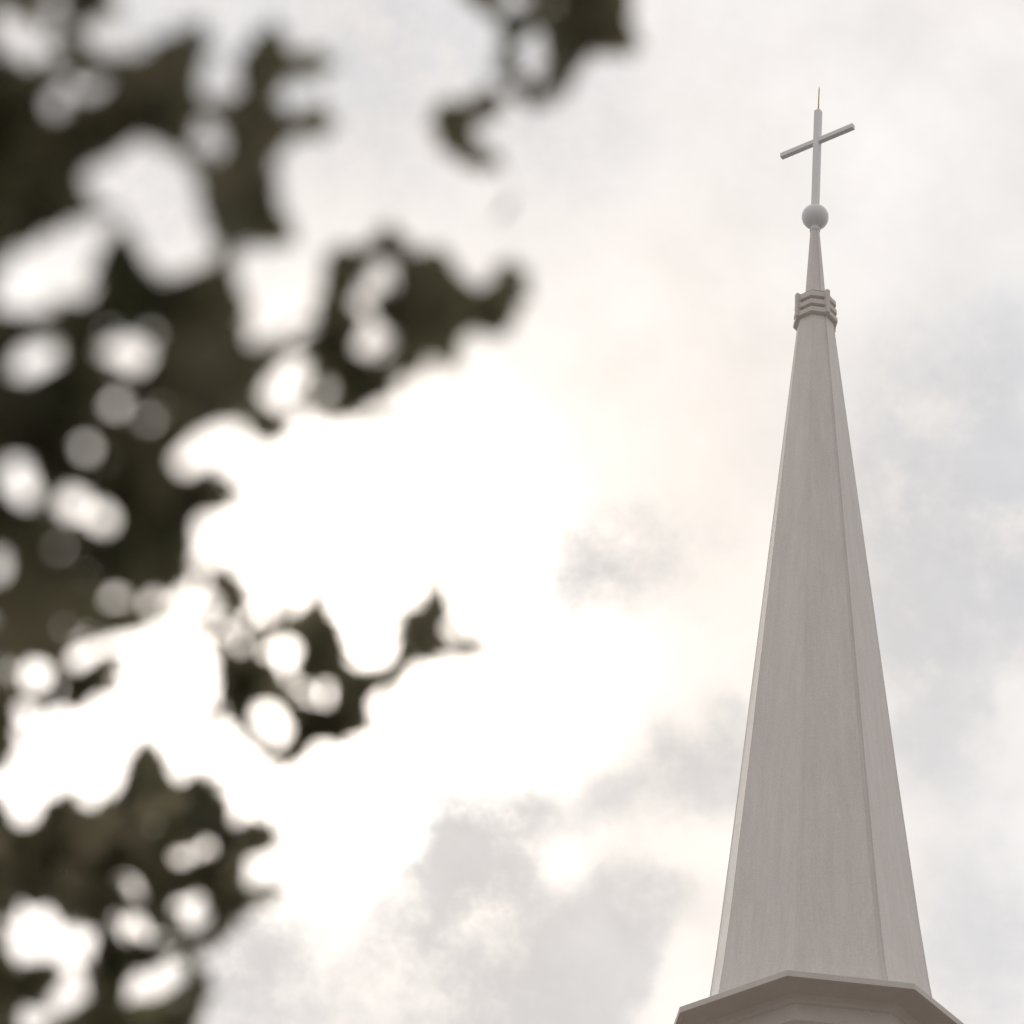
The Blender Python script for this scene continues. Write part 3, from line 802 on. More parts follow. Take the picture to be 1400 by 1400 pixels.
(1,-1.192,3.953,4.414,0.001,0.516,0.842,-0.16,0.0485,0.68),
(1,-1.19,3.927,4.446,0.286,-0.634,-0.708,0.125,0.0957,0.63),
(1,-1.189,4.001,4.475,0.246,0.423,-0.435,0.756,0.096,0.78),
(1,-1.168,3.933,4.434,0.298,0.928,0.123,-0.188,0.0867,0.88),
(1,-1.165,3.856,4.451,0.296,0.775,-0.495,-0.258,0.0687,0.91),
(1,-1.158,4.025,4.491,0.077,0.901,-0.109,-0.412,0.0447,0.71),
(1,-1.152,3.682,4.287,0.326,0.746,-0.488,0.314,0.1252,0.69),
(1,-1.149,3.755,4.369,0.555,0.719,0.154,0.39,0.0495,0.84),
(1,-1.149,3.918,4.483,0.769,0.532,-0.288,-0.207,0.0846,0.71),
(1,-1.143,3.907,4.45,0.33,0.15,0.612,-0.703,0.0492,0.86),
(1,-1.14,4.15,4.636,0.587,0.457,-0.573,0.343,0.048,0.78),
(1,-1.131,3.667,4.174,0.146,-0.666,0.577,-0.45,0.101,0.77),
(1,-1.128,3.645,4.194,0.394,0.652,0.608,-0.224,0.1172,1.02),
(1,-1.117,3.626,4.3,0.206,0.173,-0.705,0.656,0.0912,0.88),
(1,-1.113,3.698,4.303,0.712,0.599,-0.357,-0.09,0.123,0.71),
(1,-1.108,4.043,4.527,0.453,0.075,-0.847,0.267,0.0626,0.65),
(1,-1.107,3.845,4.424,0.113,0.218,-0.869,0.431,0.0602,0.67),
(1,-1.103,3.881,4.467,0.667,0.561,-0.244,-0.425,0.09,0.93),
(1,-1.101,4.041,4.468,0.399,0.804,-0.426,-0.113,0.0489,0.96),
(1,-1.099,3.861,4.385,0.764,0.478,0.4,-0.167,0.0694,0.65),
(1,-1.096,3.882,4.413,0.2,-0.675,-0.633,0.322,0.0926,0.89),
(1,-1.091,3.58,4.278,0.201,-0.308,-0.93,-0.028,0.0472,0.94),
(1,-1.088,3.555,4.272,0.177,-0.153,-0.964,0.13,0.0771,0.84),
(1,-1.088,3.701,4.347,0.13,0.44,-0.678,0.574,0.0892,0.72),
(1,-1.082,3.705,4.217,0.054,0.844,0.485,-0.222,0.1169,0.77),
(1,-1.07,3.876,4.399,0.16,0.529,0.793,-0.258,0.0695,0.84),
(1,-1.067,3.879,4.423,0.538,0.722,-0.144,0.411,0.0638,0.71),
(1,-1.064,3.857,4.345,0.539,0.746,0.29,-0.261,0.0621,0.79),
(1,-1.043,3.221,4.015,0.517,0.787,-0.053,0.333,0.1103,1.04),
(1,-1.038,3.666,4.224,0.282,0.677,-0.658,0.169,0.1261,0.96),
(1,-1.033,3.899,4.456,0.571,0.173,0.791,-0.135,0.0671,0.84),
(1,-1.029,3.842,4.452,0.295,-0.356,-0.657,0.595,0.0432,0.85),
(1,-1.02,3.525,4.255,0.306,0.823,0.082,-0.471,0.0603,0.8),
(1,-1.018,3.815,4.397,0.416,0.684,0.025,-0.599,0.0805,0.82),
(1,-1.016,3.612,4.241,0.572,0.807,-0.088,0.122,0.0891,0.94),
(1,-1.013,3.51,4.201,0.514,0.666,0.535,0.079,0.1223,0.91),
(1,-1.002,3.68,4.277,0.108,0.037,0.892,-0.438,0.0925,0.78),
(1,-0.988,3.225,4.032,0.111,-0.253,0.81,-0.517,0.0374,0.63),
(1,-0.977,3.281,4.091,0.104,-0.274,0.923,-0.25,0.0786,0.91),
(1,-0.977,3.67,4.276,0.138,0.681,-0.653,0.302,0.1042,0.58),
(1,-0.975,3.119,4.048,0.368,0.896,0.175,0.177,0.049,0.86),
(1,-0.975,4.047,4.502,0.134,0.753,-0.468,0.442,0.0443,0.89),
(1,-0.974,3.087,4.099,0.644,0.457,0.235,-0.567,0.0339,0.91),
(1,-0.97,3.649,4.173,0.185,0.358,0.899,-0.173,0.0731,0.75),
(1,-0.966,3.505,4.231,0.231,0.459,-0.651,0.558,0.0786,0.92),
(1,-0.962,3.008,4.194,0.537,0.615,-0.578,0.011,0.0598,0.99),
(1,-0.957,3.143,3.96,0.737,0.662,-0.137,-0.019,0.1014,0.86),
(1,-0.955,3.682,4.22,0.496,0.429,0.614,-0.44,0.1091,0.55),
(1,-0.95,3.126,3.998,0.675,0.678,0.13,0.261,0.0631,0.77),
(1,-0.949,3.556,4.246,0.783,0.606,0.05,-0.129,0.0556,0.87),
(1,-0.947,2.99,4.006,0.682,0.492,0.323,-0.434,0.0399,0.85),
(1,-0.945,3.012,4.08,0.153,0.448,-0.563,0.677,0.0464,0.67),
(1,-0.945,3.071,4.014,0.058,0.75,-0.62,-0.222,0.0334,0.98),
(1,-0.944,3.801,4.371,0.148,0.881,0.384,-0.233,0.0415,0.69),
(1,-0.94,3.498,4.225,0.578,0.459,0.549,-0.392,0.0446,0.81),
(1,-0.938,2.91,4.071,0.025,0.029,0.517,-0.855,0.0624,0.91),
(1,-0.936,2.998,4.052,0.184,0.872,0.407,-0.2,0.0713,0.65),
(1,-0.935,3.17,3.997,0.56,0.719,0.357,-0.206,0.0767,0.98),
(1,-0.932,2.901,4.03,0.416,0.684,0.025,-0.599,0.0644,0.82),
(1,-0.932,3.034,3.958,0.399,0.804,-0.426,-0.113,0.0379,0.96),
(1,-0.929,2.93,4.137,0.238,0.772,-0.556,0.195,0.0715,0.86),
(1,-0.927,3.67,4.288,0.187,0.956,0.219,-0.059,0.0692,0.83),
(1,-0.926,3.607,4.257,0.052,-0.666,-0.708,0.227,0.1129,0.76),
(1,-0.922,3.107,4.075,0.561,0.428,-0.581,0.406,0.0383,0.7),
(1,-0.921,3.063,4.137,0.739,0.444,0.504,0.058,0.0419,0.87),
(1,-0.92,3.302,4.089,0.128,0.804,0.567,-0.127,0.0525,0.81),
(1,-0.918,3.005,3.917,0.253,-0.735,0.629,-0.02,0.0405,0.85),
(1,-0.917,2.677,3.916,0.81,0.474,-0.167,0.303,0.0948,0.67),
(1,-0.916,2.75,3.845,0.621,0.711,0.176,0.28,0.0455,0.82),
(1,-0.916,3.021,4.115,0.397,0.881,0.222,-0.131,0.0699,0.8),
(1,-0.916,3.691,4.256,0.555,-0.034,-0.725,0.406,0.1092,0.93),
(1,-0.914,2.625,3.906,0.461,0.842,-0.203,-0.196,0.0812,0.86),
(1,-0.914,3.641,4.174,0.486,-0.143,-0.703,0.5,0.1154,0.63),
(1,-0.913,3.176,3.987,0.096,0.605,0.715,-0.337,0.1112,0.86),
(1,-0.912,2.67,3.817,0.09,0.931,0.273,-0.225,0.0936,0.97),
(1,-0.911,2.978,4.036,0.135,0.216,0.945,-0.205,0.0311,0.69),
(1,-0.91,2.781,4.041,0.306,0.628,0.601,-0.388,0.075,0.9),
(1,-0.91,2.876,4.023,0.445,0.844,0.209,0.213,0.0757,0.84),
(1,-0.91,2.896,3.925,0.622,0.408,-0.409,0.528,0.0722,0.92),
(1,-0.909,2.951,3.936,0.421,-0.2,0.798,-0.382,0.0723,0.71),
(1,-0.908,3.026,4.009,0.023,-0.021,0.953,-0.302,0.038,0.87),
(1,-0.908,3.109,4.001,0.159,0.788,0.449,-0.391,0.0416,0.97),
(1,-0.908,3.648,4.181,0.047,-0.013,0.999,0.007,0.042,0.83),
(1,-0.908,3.827,4.442,0.477,0.79,-0.385,-0.017,0.0492,0.72),
(1,-0.907,2.69,3.892,0.114,0.83,-0.399,-0.372,0.0694,0.86),
(1,-0.906,2.758,3.829,0.062,0.27,0.616,-0.737,0.0448,0.94),
(1,-0.903,3.026,3.955,0.448,-0.244,0.851,-0.124,0.0792,0.78),
(1,-0.903,3.457,4.21,0.109,-0.871,0.249,-0.409,0.0885,0.78),
(1,-0.9,2.634,3.856,0.286,-0.634,-0.708,0.125,0.0684,0.63),
(1,-0.897,2.873,4.118,0.402,0.884,-0.009,-0.237,0.0678,0.65),
(1,-0.896,2.664,3.934,0.308,0.28,0.72,-0.556,0.0939,0.7),
(1,-0.895,2.881,4.036,0.256,-0.511,-0.706,0.417,0.0464,0.75),
(1,-0.894,2.779,4.025,0.151,0.682,0.713,0.059,0.0311,0.87),
(1,-0.894,2.88,4.059,0.355,0.711,-0.442,0.416,0.0357,0.65),
(1,-0.893,2.976,4.061,0.135,-0.111,0.985,0.012,0.0729,0.72),
(1,-0.891,2.951,4.132,0.348,0.792,-0.458,-0.205,0.0755,0.91),
(1,-0.89,2.682,3.793,0.098,0.959,-0.028,0.264,0.0553,0.9),
(1,-0.89,2.705,3.784,0.429,0.854,0.29,0.054,0.0822,0.92),
(1,-0.89,2.733,3.713,0.374,0.914,0.085,-0.133,0.0967,1.04),
(1,-0.889,3.096,4.015,0.153,-0.053,-0.812,0.562,0.0493,0.76),
(1,-0.888,3.021,4.142,0.419,0.829,-0.328,-0.175,0.0485,0.78),
(1,-0.887,2.778,4.017,0.099,0.533,-0.772,0.331,0.0315,0.74),
(1,-0.886,2.733,3.778,0.11,0.567,0.814,-0.064,0.0861,0.95),
(1,-0.886,2.797,3.778,0.092,0.981,-0.15,0.085,0.0992,0.93),
(1,-0.886,3.135,4.044,0.031,-0.848,-0.528,-0.01,0.0783,0.97),
(1,-0.884,2.643,3.833,0.428,0.539,0.725,-0.019,0.0903,0.83),
(1,-0.883,3.017,3.989,0.16,-0.891,0.423,0.045,0.0577,0.72),
(1,-0.883,3.033,4.124,0.004,0.982,0.066,-0.175,0.0517,0.97),
(1,-0.882,2.674,3.909,0.168,0.843,-0.495,0.124,0.0482,0.86),
(1,-0.882,2.854,3.887,0.253,-0.735,0.629,-0.02,0.0391,0.85),
(1,-0.88,3.029,4.096,0.138,-0.36,-0.74,0.551,0.0584,0.93),
(1,-0.879,2.964,3.984,0.433,0.865,-0.245,-0.063,0.0328,0.85),
(1,-0.878,2.931,4.124,0.444,-0.245,-0.801,0.319,0.059,0.9),
(1,-0.878,2.935,4.117,0.063,-0.328,0.89,-0.311,0.0434,0.76),
(1,-0.877,3.649,4.199,0.412,0.454,-0.728,0.307,0.08,0.67),
(1,-0.872,3.031,4.194,0.434,0.853,-0.189,-0.221,0.0446,0.68),
(1,-0.871,3.65,4.279,0.196,-0.621,0.747,-0.133,0.0365,0.79),
(1,-0.871,3.661,4.223,0.678,0.688,0.103,-0.239,0.1031,0.65),
(1,-0.87,2.792,3.737,0.42,0.866,0.271,0.002,0.079,1.01),
(1,-0.87,3.018,4.173,0.248,-0.832,-0.489,0.087,0.0398,0.91),
(1,-0.869,2.852,3.911,0.123,-0.572,-0.76,0.282,0.0716,0.73),
(1,-0.869,3.136,4.042,0.27,0.328,-0.564,0.708,0.0492,0.68),
(1,-0.868,2.855,3.909,0.027,-0.442,-0.704,0.556,0.0305,0.65),
(1,-0.867,2.624,3.856,0.261,0.341,0.875,-0.224,0.0867,0.81),
(1,-0.867,2.675,3.861,0.236,0.118,0.946,-0.187,0.0658,0.98),
(1,-0.867,2.903,3.978,0.669,0.517,-0.198,0.497,0.0707,0.73),
(1,-0.863,2.664,3.822,0.669,0.698,0.254,0.033,0.0896,0.72),
(1,-0.863,3.505,4.24,0.063,-0.875,0.242,-0.415,0.0698,0.9),
(1,-0.862,2.699,3.773,0.156,0.905,0.128,-0.374,0.0889,0.95),
(1,-0.861,3.648,4.214,0.159,0.569,0.763,-0.263,0.0837,0.7),
(1,-0.86,3.717,4.359,0.037,-0.907,0.396,-0.138,0.0535,0.8),
(1,-0.859,2.669,3.938,0.008,-0.543,-0.752,0.373,0.096,1.0),
(1,-0.858,2.898,4.04,0.429,0.288,0.387,-0.764,0.0627,0.97),
(1,-0.858,3.054,4.155,0.344,0.566,-0.747,0.061,0.0355,0.78),
(1,-0.857,2.862,3.855,0.16,0.384,0.724,-0.55,0.0503,0.92),
(1,-0.856,3.014,3.894,0.314,0.896,-0.312,0.016,0.0506,0.75),
(1,-0.855,3.449,4.179,0.123,-0.581,0.761,-0.262,0.0577,0.67),
(1,-0.853,2.902,3.957,0.414,0.821,-0.382,0.094,0.0303,0.68),
(1,-0.852,2.783,3.961,0.763,0.588,-0.229,-0.139,0.0575,0.94),
(1,-0.851,2.752,4.029,0.278,0.028,-0.851,0.445,0.0498,0.72),
(1,-0.85,3.374,4.114,0.061,-0.84,-0.522,-0.138,0.079,0.86),
(1,-0.849,3.179,4.018,0.639,0.612,0.056,-0.462,0.0524,0.88),
(1,-0.848,2.874,3.92,0.28,0.516,0.793,-0.16,0.0736,1.0),
(1,-0.848,2.993,4.059,0.479,0.445,0.544,-0.526,0.0668,0.78),
(1,-0.847,3.034,4.098,0.507,0.341,0.512,-0.604,0.0806,0.77),
(1,-0.845,2.762,3.824,0.249,0.116,-0.778,0.565,0.0852,0.96),
(1,-0.844,3.614,4.207,0.048,0.443,0.67,-0.594,0.0546,0.8),
(1,-0.843,2.773,3.729,0.506,0.769,0.182,-0.345,0.0756,0.69),
(1,-0.843,2.945,3.934,0.054,0.121,0.813,-0.568,0.0702,0.67),
(1,-0.842,2.782,4.032,0.105,0.287,-0.7,0.646,0.0437,0.84),
(1,-0.84,3.205,4.021,0.016,0.693,0.638,-0.335,0.0406,0.99),
(1,-0.837,2.649,3.844,0.135,-0.118,0.856,-0.485,0.0959,1.01),
(1,-0.836,2.994,4.086,0.316,0.402,0.851,0.118,0.0387,0.91),
(1,-0.836,3.645,4.24,0.414,0.795,0.441,-0.055,0.049,0.95),
(1,-0.835,2.713,3.835,0.258,0.533,-0.762,0.262,0.0886,0.81),
(1,-0.835,3.218,4.015,0.379,0.912,-0.143,-0.07,0.1126,1.02),
(1,-0.835,3.246,4.044,0.044,-0.143,-0.889,0.432,0.0752,0.65),
(1,-0.833,3.033,4.155,0.563,0.533,0.175,-0.606,0.059,0.65),
(1,-0.829,2.762,4.038,0.348,0.792,-0.458,-0.205,0.0715,0.91),
(1,-0.828,2.801,3.752,0.365,0.126,-0.853,0.351,0.0931,0.92),
(1,-0.828,2.921,4.152,0.143,0.975,-0.157,0.069,0.0418,0.77),
(1,-0.826,2.593,3.88,0.165,0.429,-0.733,0.501,0.0902,0.63),
(1,-0.825,3.026,3.969,0.6,0.463,0.407,-0.509,0.0629,0.82),
(1,-0.824,2.77,4.003,0.485,0.249,-0.713,0.441,0.0684,0.77),
(1,-0.824,2.865,3.782,0.54,0.765,-0.283,0.206,0.0914,0.61),
(1,-0.823,2.636,3.881,0.706,0.658,0.264,0.002,0.0616,0.91),
(1,-0.823,2.936,3.914,0.297,0.867,0.324,0.234,0.0366,0.97),
(1,-0.822,3.074,3.918,0.355,0.492,0.653,-0.453,0.084,0.55),
(1,-0.821,2.653,3.91,0.06,0.348,-0.925,0.137,0.0984,1.03),
(1,-0.821,2.886,3.821,0.183,0.215,0.7,-0.656,0.0486,0.64),
(1,-0.821,3.424,4.158,0.168,0.472,0.678,-0.539,0.0413,0.87),
(1,-0.816,2.802,4.037,0.39,0.796,-0.07,0.458,0.0638,0.91),
(1,-0.815,2.733,3.75,0.282,0.534,0.74,-0.295,0.0935,0.83),
(1,-0.81,2.669,3.87,0.434,0.857,0.243,-0.136,0.0823,0.86),
(1,-0.807,2.791,3.976,0.025,-0.59,-0.69,0.418,0.0768,0.72),
(1,-0.805,2.736,3.802,0.354,0.914,0.137,0.145,0.0819,0.9),
(1,-0.805,3.077,3.982,0.033,0.878,0.211,-0.428,0.0483,0.77),
(1,-0.803,2.93,4.033,0.022,-0.904,-0.002,-0.427,0.0397,0.96),
(1,-0.802,3.365,4.108,0.353,0.362,0.839,-0.203,0.0992,1.05),
(1,-0.8,2.876,3.887,0.585,0.793,-0.011,0.171,0.0326,0.67),
(1,-0.797,3.066,4.123,0.004,0.982,0.066,-0.175,0.052,0.97),
(1,-0.796,2.994,4.044,0.321,0.876,-0.225,0.281,0.0389,0.71),
(1,-0.793,2.919,3.984,0.15,-0.797,0.573,0.119,0.0551,0.77),
(1,-0.793,3.5,4.195,0.323,0.333,0.884,-0.059,0.059,0.81),
(1,-0.789,3.148,4.006,0.001,-0.518,0.715,-0.47,0.045,0.8),
(1,-0.788,2.993,4.021,0.038,0.637,-0.331,0.695,0.0528,0.77),
(1,-0.787,2.722,3.843,0.637,0.761,-0.119,0.024,0.0881,0.88),
(1,-0.784,2.94,3.884,0.375,0.499,-0.768,0.146,0.0616,0.69),
(1,-0.781,2.797,3.783,0.019,-0.428,0.756,-0.494,0.0988,0.68),
(1,-0.779,2.982,4.03,0.19,0.021,-0.936,0.297,0.0518,0.81),
(1,-0.777,2.861,3.987,0.225,0.07,0.891,-0.389,0.058,0.72),
(1,-0.777,3.002,4.013,0.504,0.67,0.113,0.533,0.0367,0.71),
(1,-0.774,2.894,3.827,0.307,0.727,-0.55,-0.276,0.0326,0.85),
(1,-0.771,2.97,4.069,0.332,0.637,0.612,-0.331,0.0558,0.96),
(1,-0.77,2.722,3.762,0.486,0.492,0.649,-0.317,0.0831,0.88),
(1,-0.767,2.949,3.865,0.158,0.474,0.808,-0.312,0.0495,0.72),
(1,-0.759,2.708,3.772,0.465,0.347,-0.814,0.001,0.0475,0.98),
(1,-0.759,2.919,4.139,0.274,-0.465,0.69,-0.483,0.0488,0.99),
(1,-0.758,2.709,3.818,0.229,0.234,-0.925,0.193,0.0873,0.66),
(1,-0.758,2.711,3.852,0.212,0.458,0.407,-0.761,0.0891,0.7),
(1,-0.757,2.72,3.729,0.14,-0.364,-0.84,0.378,0.0737,0.92),
(1,-0.754,2.63,3.832,0.363,0.29,0.821,-0.331,0.0965,1.05),
(1,-0.754,3.017,4.103,0.69,0.637,-0.243,0.243,0.0476,0.87),
(1,-0.751,2.611,3.866,0.025,-0.126,0.962,-0.24,0.0809,0.87),
(1,-0.747,3.167,4.023,0.208,0.498,0.459,-0.706,0.0416,0.81),
(1,-0.746,2.888,3.798,0.417,0.514,0.644,-0.383,0.0912,1.02),
(1,-0.745,2.808,3.941,0.332,-0.039,0.941,0.059,0.0559,0.84),
(1,-0.744,2.733,3.761,0.81,0.459,-0.245,0.269,0.0755,0.78),
(1,-0.742,3.376,4.114,0.028,0.754,0.653,-0.056,0.0763,0.64),
(1,-0.738,2.705,3.856,0.223,0.08,0.837,-0.493,0.0817,0.94),
(1,-0.732,2.625,3.89,0.129,0.147,-0.835,0.515,0.0418,0.97),
(1,-0.732,3.216,4.037,0.256,-0.511,-0.706,0.417,0.0496,0.75),
(1,-0.731,2.935,4.104,0.494,0.516,-0.646,-0.271,0.0448,0.68),
(1,-0.73,2.605,3.889,0.512,0.643,0.272,-0.5,0.0309,1.05),
(1,-0.73,2.932,4.078,0.131,0.889,-0.177,0.403,0.0453,0.73),
(1,-0.729,3.397,4.125,0.006,-0.56,0.811,-0.169,0.0378,0.81),
(1,-0.727,2.821,3.957,0.47,0.815,0.333,0.055,0.0518,0.69),
(1,-0.726,2.73,3.848,0.05,-0.577,0.769,-0.27,0.0891,0.88),
(1,-0.726,2.794,3.781,0.393,0.721,0.476,-0.314,0.0854,0.62),
(1,-0.725,2.712,3.726,0.517,0.228,-0.549,0.616,0.0886,0.9),
(1,-0.725,2.83,3.907,0.22,0.179,-0.957,0.062,0.0338,0.76),
(1,-0.725,3.104,3.982,0.423,0.865,-0.248,0.106,0.059,0.86),
(1,-0.724,2.956,3.87,0.65,0.531,0.001,0.544,0.0309,0.84),
(1,-0.723,2.791,3.759,0.551,-0.129,0.672,-0.478,0.0898,0.69),
(1,-0.723,3.306,4.105,0.067,0.685,-0.71,0.147,0.0359,1.0),
(1,-0.719,2.732,3.815,0.391,0.299,0.803,-0.336,0.0603,0.65),
(1,-0.717,3.173,4.001,0.549,0.566,-0.129,0.601,0.0386,0.65),
(1,-0.713,2.725,3.855,0.294,0.943,-0.15,-0.044,0.086,0.82),
(1,-0.711,2.733,3.805,0.082,-0.891,0.42,-0.152,0.058,0.81),
(1,-0.711,2.988,4.005,0.224,-0.383,0.896,-0.008,0.05,0.93),
(1,-0.711,3.355,4.133,0.4,-0.161,-0.57,0.699,0.0374,0.83),
(1,-0.71,2.744,3.808,0.003,-0.378,0.868,-0.323,0.0658,1.05),
(1,-0.707,3.039,3.947,0.178,0.878,0.301,0.325,0.0337,0.97),
(1,-0.699,3.094,4.046,0.672,0.606,-0.198,0.378,0.0746,0.66),
(1,-0.699,3.121,3.991,0.016,0.883,-0.467,0.048,0.0626,0.81),
(1,-0.697,2.647,3.903,0.108,-0.118,0.891,-0.424,0.0581,0.68),
(1,-0.694,2.654,3.839,0.338,0.845,0.282,-0.302,0.0723,0.95),
(1,-0.694,2.968,3.846,0.007,-0.654,0.73,0.198,0.0402,0.81),
(1,-0.691,2.674,3.927,0.27,0.649,-0.646,-0.297,0.0573,0.89),
(1,-0.691,3.108,4.024,0.081,-0.654,0.727,-0.192,0.0587,0.84),
(1,-0.689,2.621,3.884,0.057,-0.252,-0.963,0.08,0.0796,1.05),
(1,-0.689,2.655,3.831,0.106,0.187,0.874,-0.435,0.0629,0.86),
(1,-0.689,2.736,3.827,0.188,-0.675,-0.71,0.07,0.0889,0.77),
(1,-0.688,2.717,3.787,0.139,0.513,0.81,-0.247,0.0668,0.72),
(1,-0.687,2.634,3.916,0.382,0.707,-0.168,0.571,0.0652,1.02),
(1,-0.687,2.933,3.964,0.232,0.811,-0.493,-0.211,0.0542,0.88),
(1,-0.685,2.695,3.887,0.017,-0.334,0.925,-0.181,0.0853,0.74),
(1,-0.684,2.647,3.927,0.197,-0.089,0.916,-0.339,0.0454,1.05),
(1,-0.684,2.954,3.963,0.171,0.959,-0.202,0.099,0.0561,0.95),
(1,-0.683,2.972,4.005,0.501,0.64,-0.017,0.582,0.0649,0.82),
(1,-0.682,2.746,3.723,0.037,0.962,0.178,0.205,0.0807,1.0),
(1,-0.681,3.017,4.161,0.239,0.707,-0.64,0.184,0.074,0.89),
(1,-0.68,3.101,3.982,0.041,0.685,-0.72,-0.104,0.064,0.87),
(1,-0.679,2.992,3.95,0.375,0.721,-0.35,0.466,0.078,0.85),
(1,-0.677,3.017,4.04,0.494,0.584,-0.544,0.345,0.0455,0.63),
(1,-0.676,2.947,4.012,0.656,0.185,0.727,-0.083,0.0637,0.83),
(1,-0.671,2.898,3.969,0.391,0.489,-0.778,-0.057,0.0636,0.87),
(1,-0.671,2.986,4.185,0.093,0.271,0.948,0.142,0.0328,0.74),
(1,-0.666,2.689,3.841,0.492,0.761,0.069,0.418,0.098,0.85),
(1,-0.66,2.612,3.909,0.111,-0.445,-0.742,0.489,0.0523,0.84),
(1,-0.66,2.81,3.758,0.119,0.538,0.683,-0.479,0.0992,0.77),
(1,-0.659,2.769,3.812,0.169,0.369,0.846,-0.346,0.0814,0.73),
(1,-0.659,2.959,4.202,0.019,0.897,-0.441,-0.007,0.0536,0.9),
(1,-0.659,2.984,4.185,0.164,0.906,-0.041,0.388,0.0457,0.87),
(1,-0.658,2.761,3.816,0.64,0.765,0.068,0.013,0.0642,1.0),
(1,-0.656,2.973,4.121,0.521,0.823,0.217,0.063,0.0423,0.99),
(1,-0.655,2.995,3.89,0.209,0.261,0.94,-0.074,0.0777,0.8),
(1,-0.653,2.764,3.73,0.28,0.914,-0.23,0.181,0.0782,0.86),
(1,-0.649,2.918,3.815,0.052,0.337,-0.817,0.464,0.0813,0.76),
(1,-0.648,2.788,3.752,0.305,0.904,0.095,0.283,0.0905,0.69),
(1,-0.648,2.959,4.14,0.351,0.53,0.647,-0.421,0.037,0.72),
(1,-0.638,2.605,3.887,0.304,0.257,0.608,-0.686,0.085,0.55),
(1,-0.638,2.798,3.986,0.567,0.779,-0.143,-0.225,0.0347,0.75),
(1,-0.634,2.634,3.835,0.171,0.17,-0.459,0.855,0.0945,1.05),
(1,-0.634,2.81,3.988,0.587,0.625,-0.315,0.406,0.0492,0.71),
(1,-0.633,2.681,3.865,0.011,-0.103,0.988,-0.113,0.0574,0.69),
(1,-0.633,2.784,3.784,0.071,0.118,-0.82,0.555,0.0863,0.76),
(1,-0.632,2.901,3.936,0.12,0.748,-0.184,0.626,0.037,0.92),
(1,-0.63,2.859,4.0,0.158,0.725,0.578,-0.339,0.0328,0.77),
(1,-0.628,2.766,3.718,0.411,0.863,-0.24,-0.172,0.0767,0.86),
(1,-0.627,2.993,3.966,0.195,0.686,0.321,-0.622,0.0682,0.96),
(1,-0.626,2.825,3.759,0.086,0.621,-0.578,0.522,0.0794,0.95),
(1,-0.622,2.959,4.085,0.154,-0.026,0.944,-0.289,0.0396,0.97),
(1,-0.621,3.037,4.27,0.679,0.646,0.181,-0.297,0.0507,0.71),
(1,-0.618,2.691,3.807,0.27,0.717,0.547,-0.337,0.0974,0.99),
(1,-0.617,2.67,3.862,0.603,0.749,-0.163,-0.22,0.0799,0.79),
(1,-0.616,2.908,4.067,0.284,0.814,0.416,0.291,0.0528,0.77),
(1,-0.616,3.007,4.198,0.345,0.903,0.09,0.238,0.07,0.84),
(1,-0.611,2.6,3.901,0.092,-0.285,0.897,-0.326,0.0647,0.94),
(1,-0.611,2.877,4.067,0.415,-0.104,0.777,-0.462,0.0582,0.63),
(1,-0.611,3.185,4.25,0.052,-0.885,0.463,-0.017,0.0471,0.92),
(1,-0.609,2.888,3.796,0.607,0.521,-0.546,0.248,0.0459,0.88),
(1,-0.607,2.689,3.775,0.267,0.921,-0.159,-0.235,0.081,0.6),
(1,-0.605,2.715,3.81,0.521,0.798,0.198,-0.228,0.093,0.67),
(1,-0.605,2.745,3.809,0.173,0.456,0.869,-0.075,0.0657,0.87),
(1,-0.604,2.645,3.901,0.085,0.989,0.056,0.107,0.0559,0.7),
(1,-0.598,2.842,3.77,0.01,0.593,0.394,-0.702,0.0781,1.03),
(1,-0.597,2.931,4.124,0.431,-0.041,-0.825,0.363,0.0684,0.64),
(1,-0.596,2.777,3.771,0.259,0.884,0.356,0.16,0.092,0.75),
(1,-0.596,2.956,4.082,0.83,0.506,-0.224,0.069,0.0779,0.98),
(1,-0.594,2.998,4.142,0.026,-0.403,0.769,-0.496,0.051,0.69),
(1,-0.592,2.7,3.865,0.452,0.839,-0.208,0.221,0.0869,1.03),
(1,-0.59,2.783,3.746,0.486,0.407,-0.675,0.378,0.0455,0.98),
(1,-0.588,2.796,3.786,0.222,0.779,0.429,0.4,0.0676,0.87),
(1,-0.586,2.774,3.811,0.122,0.951,0.279,0.057,0.0868,1.02),
(1,-0.58,2.628,3.922,0.513,0.719,0.192,-0.428,0.0779,0.6),
(1,-0.578,2.771,3.815,0.109,0.811,-0.57,0.074,0.0877,0.71),
(1,-0.568,2.622,3.852,0.361,0.671,0.443,-0.472,0.0967,1.05),
(1,-0.568,2.648,3.832,0.262,0.759,-0.346,0.485,0.083,0.66),
(1,-0.567,2.704,3.966,0.212,0.949,0.229,-0.045,0.0978,1.01),
(1,-0.561,2.731,3.988,0.343,0.729,0.144,0.574,0.1015,0.87),
(1,-0.561,2.802,3.989,0.335,0.932,-0.092,0.104,0.0905,0.85),
(1,-0.56,2.737,3.9,0.16,0.78,-0.567,-0.213,0.0979,0.75),
(1,-0.558,2.763,3.819,0.06,0.186,-0.975,0.11,0.0401,0.67),
(1,-0.558,2.852,3.878,0.06,-0.271,0.482,-0.831,0.0645,0.83),
(1,-0.557,2.83,4.013,0.227,-0.238,-0.921,0.21,0.0698,0.72),
(1,-0.554,2.905,4.029,0.124,0.816,-0.413,-0.385,0.0995,0.73),
(1,-0.554,2.921,4.129,0.449,0.043,-0.553,0.701,0.0481,1.01),
(1,-0.554,2.963,4.06,0.619,0.553,0.498,-0.251,0.0615,0.99),
(1,-0.552,2.989,4.088,0.457,0.768,-0.299,0.334,0.0542,0.66),
(1,-0.55,2.886,4.079,0.714,0.455,-0.454,0.276,0.0568,0.73),
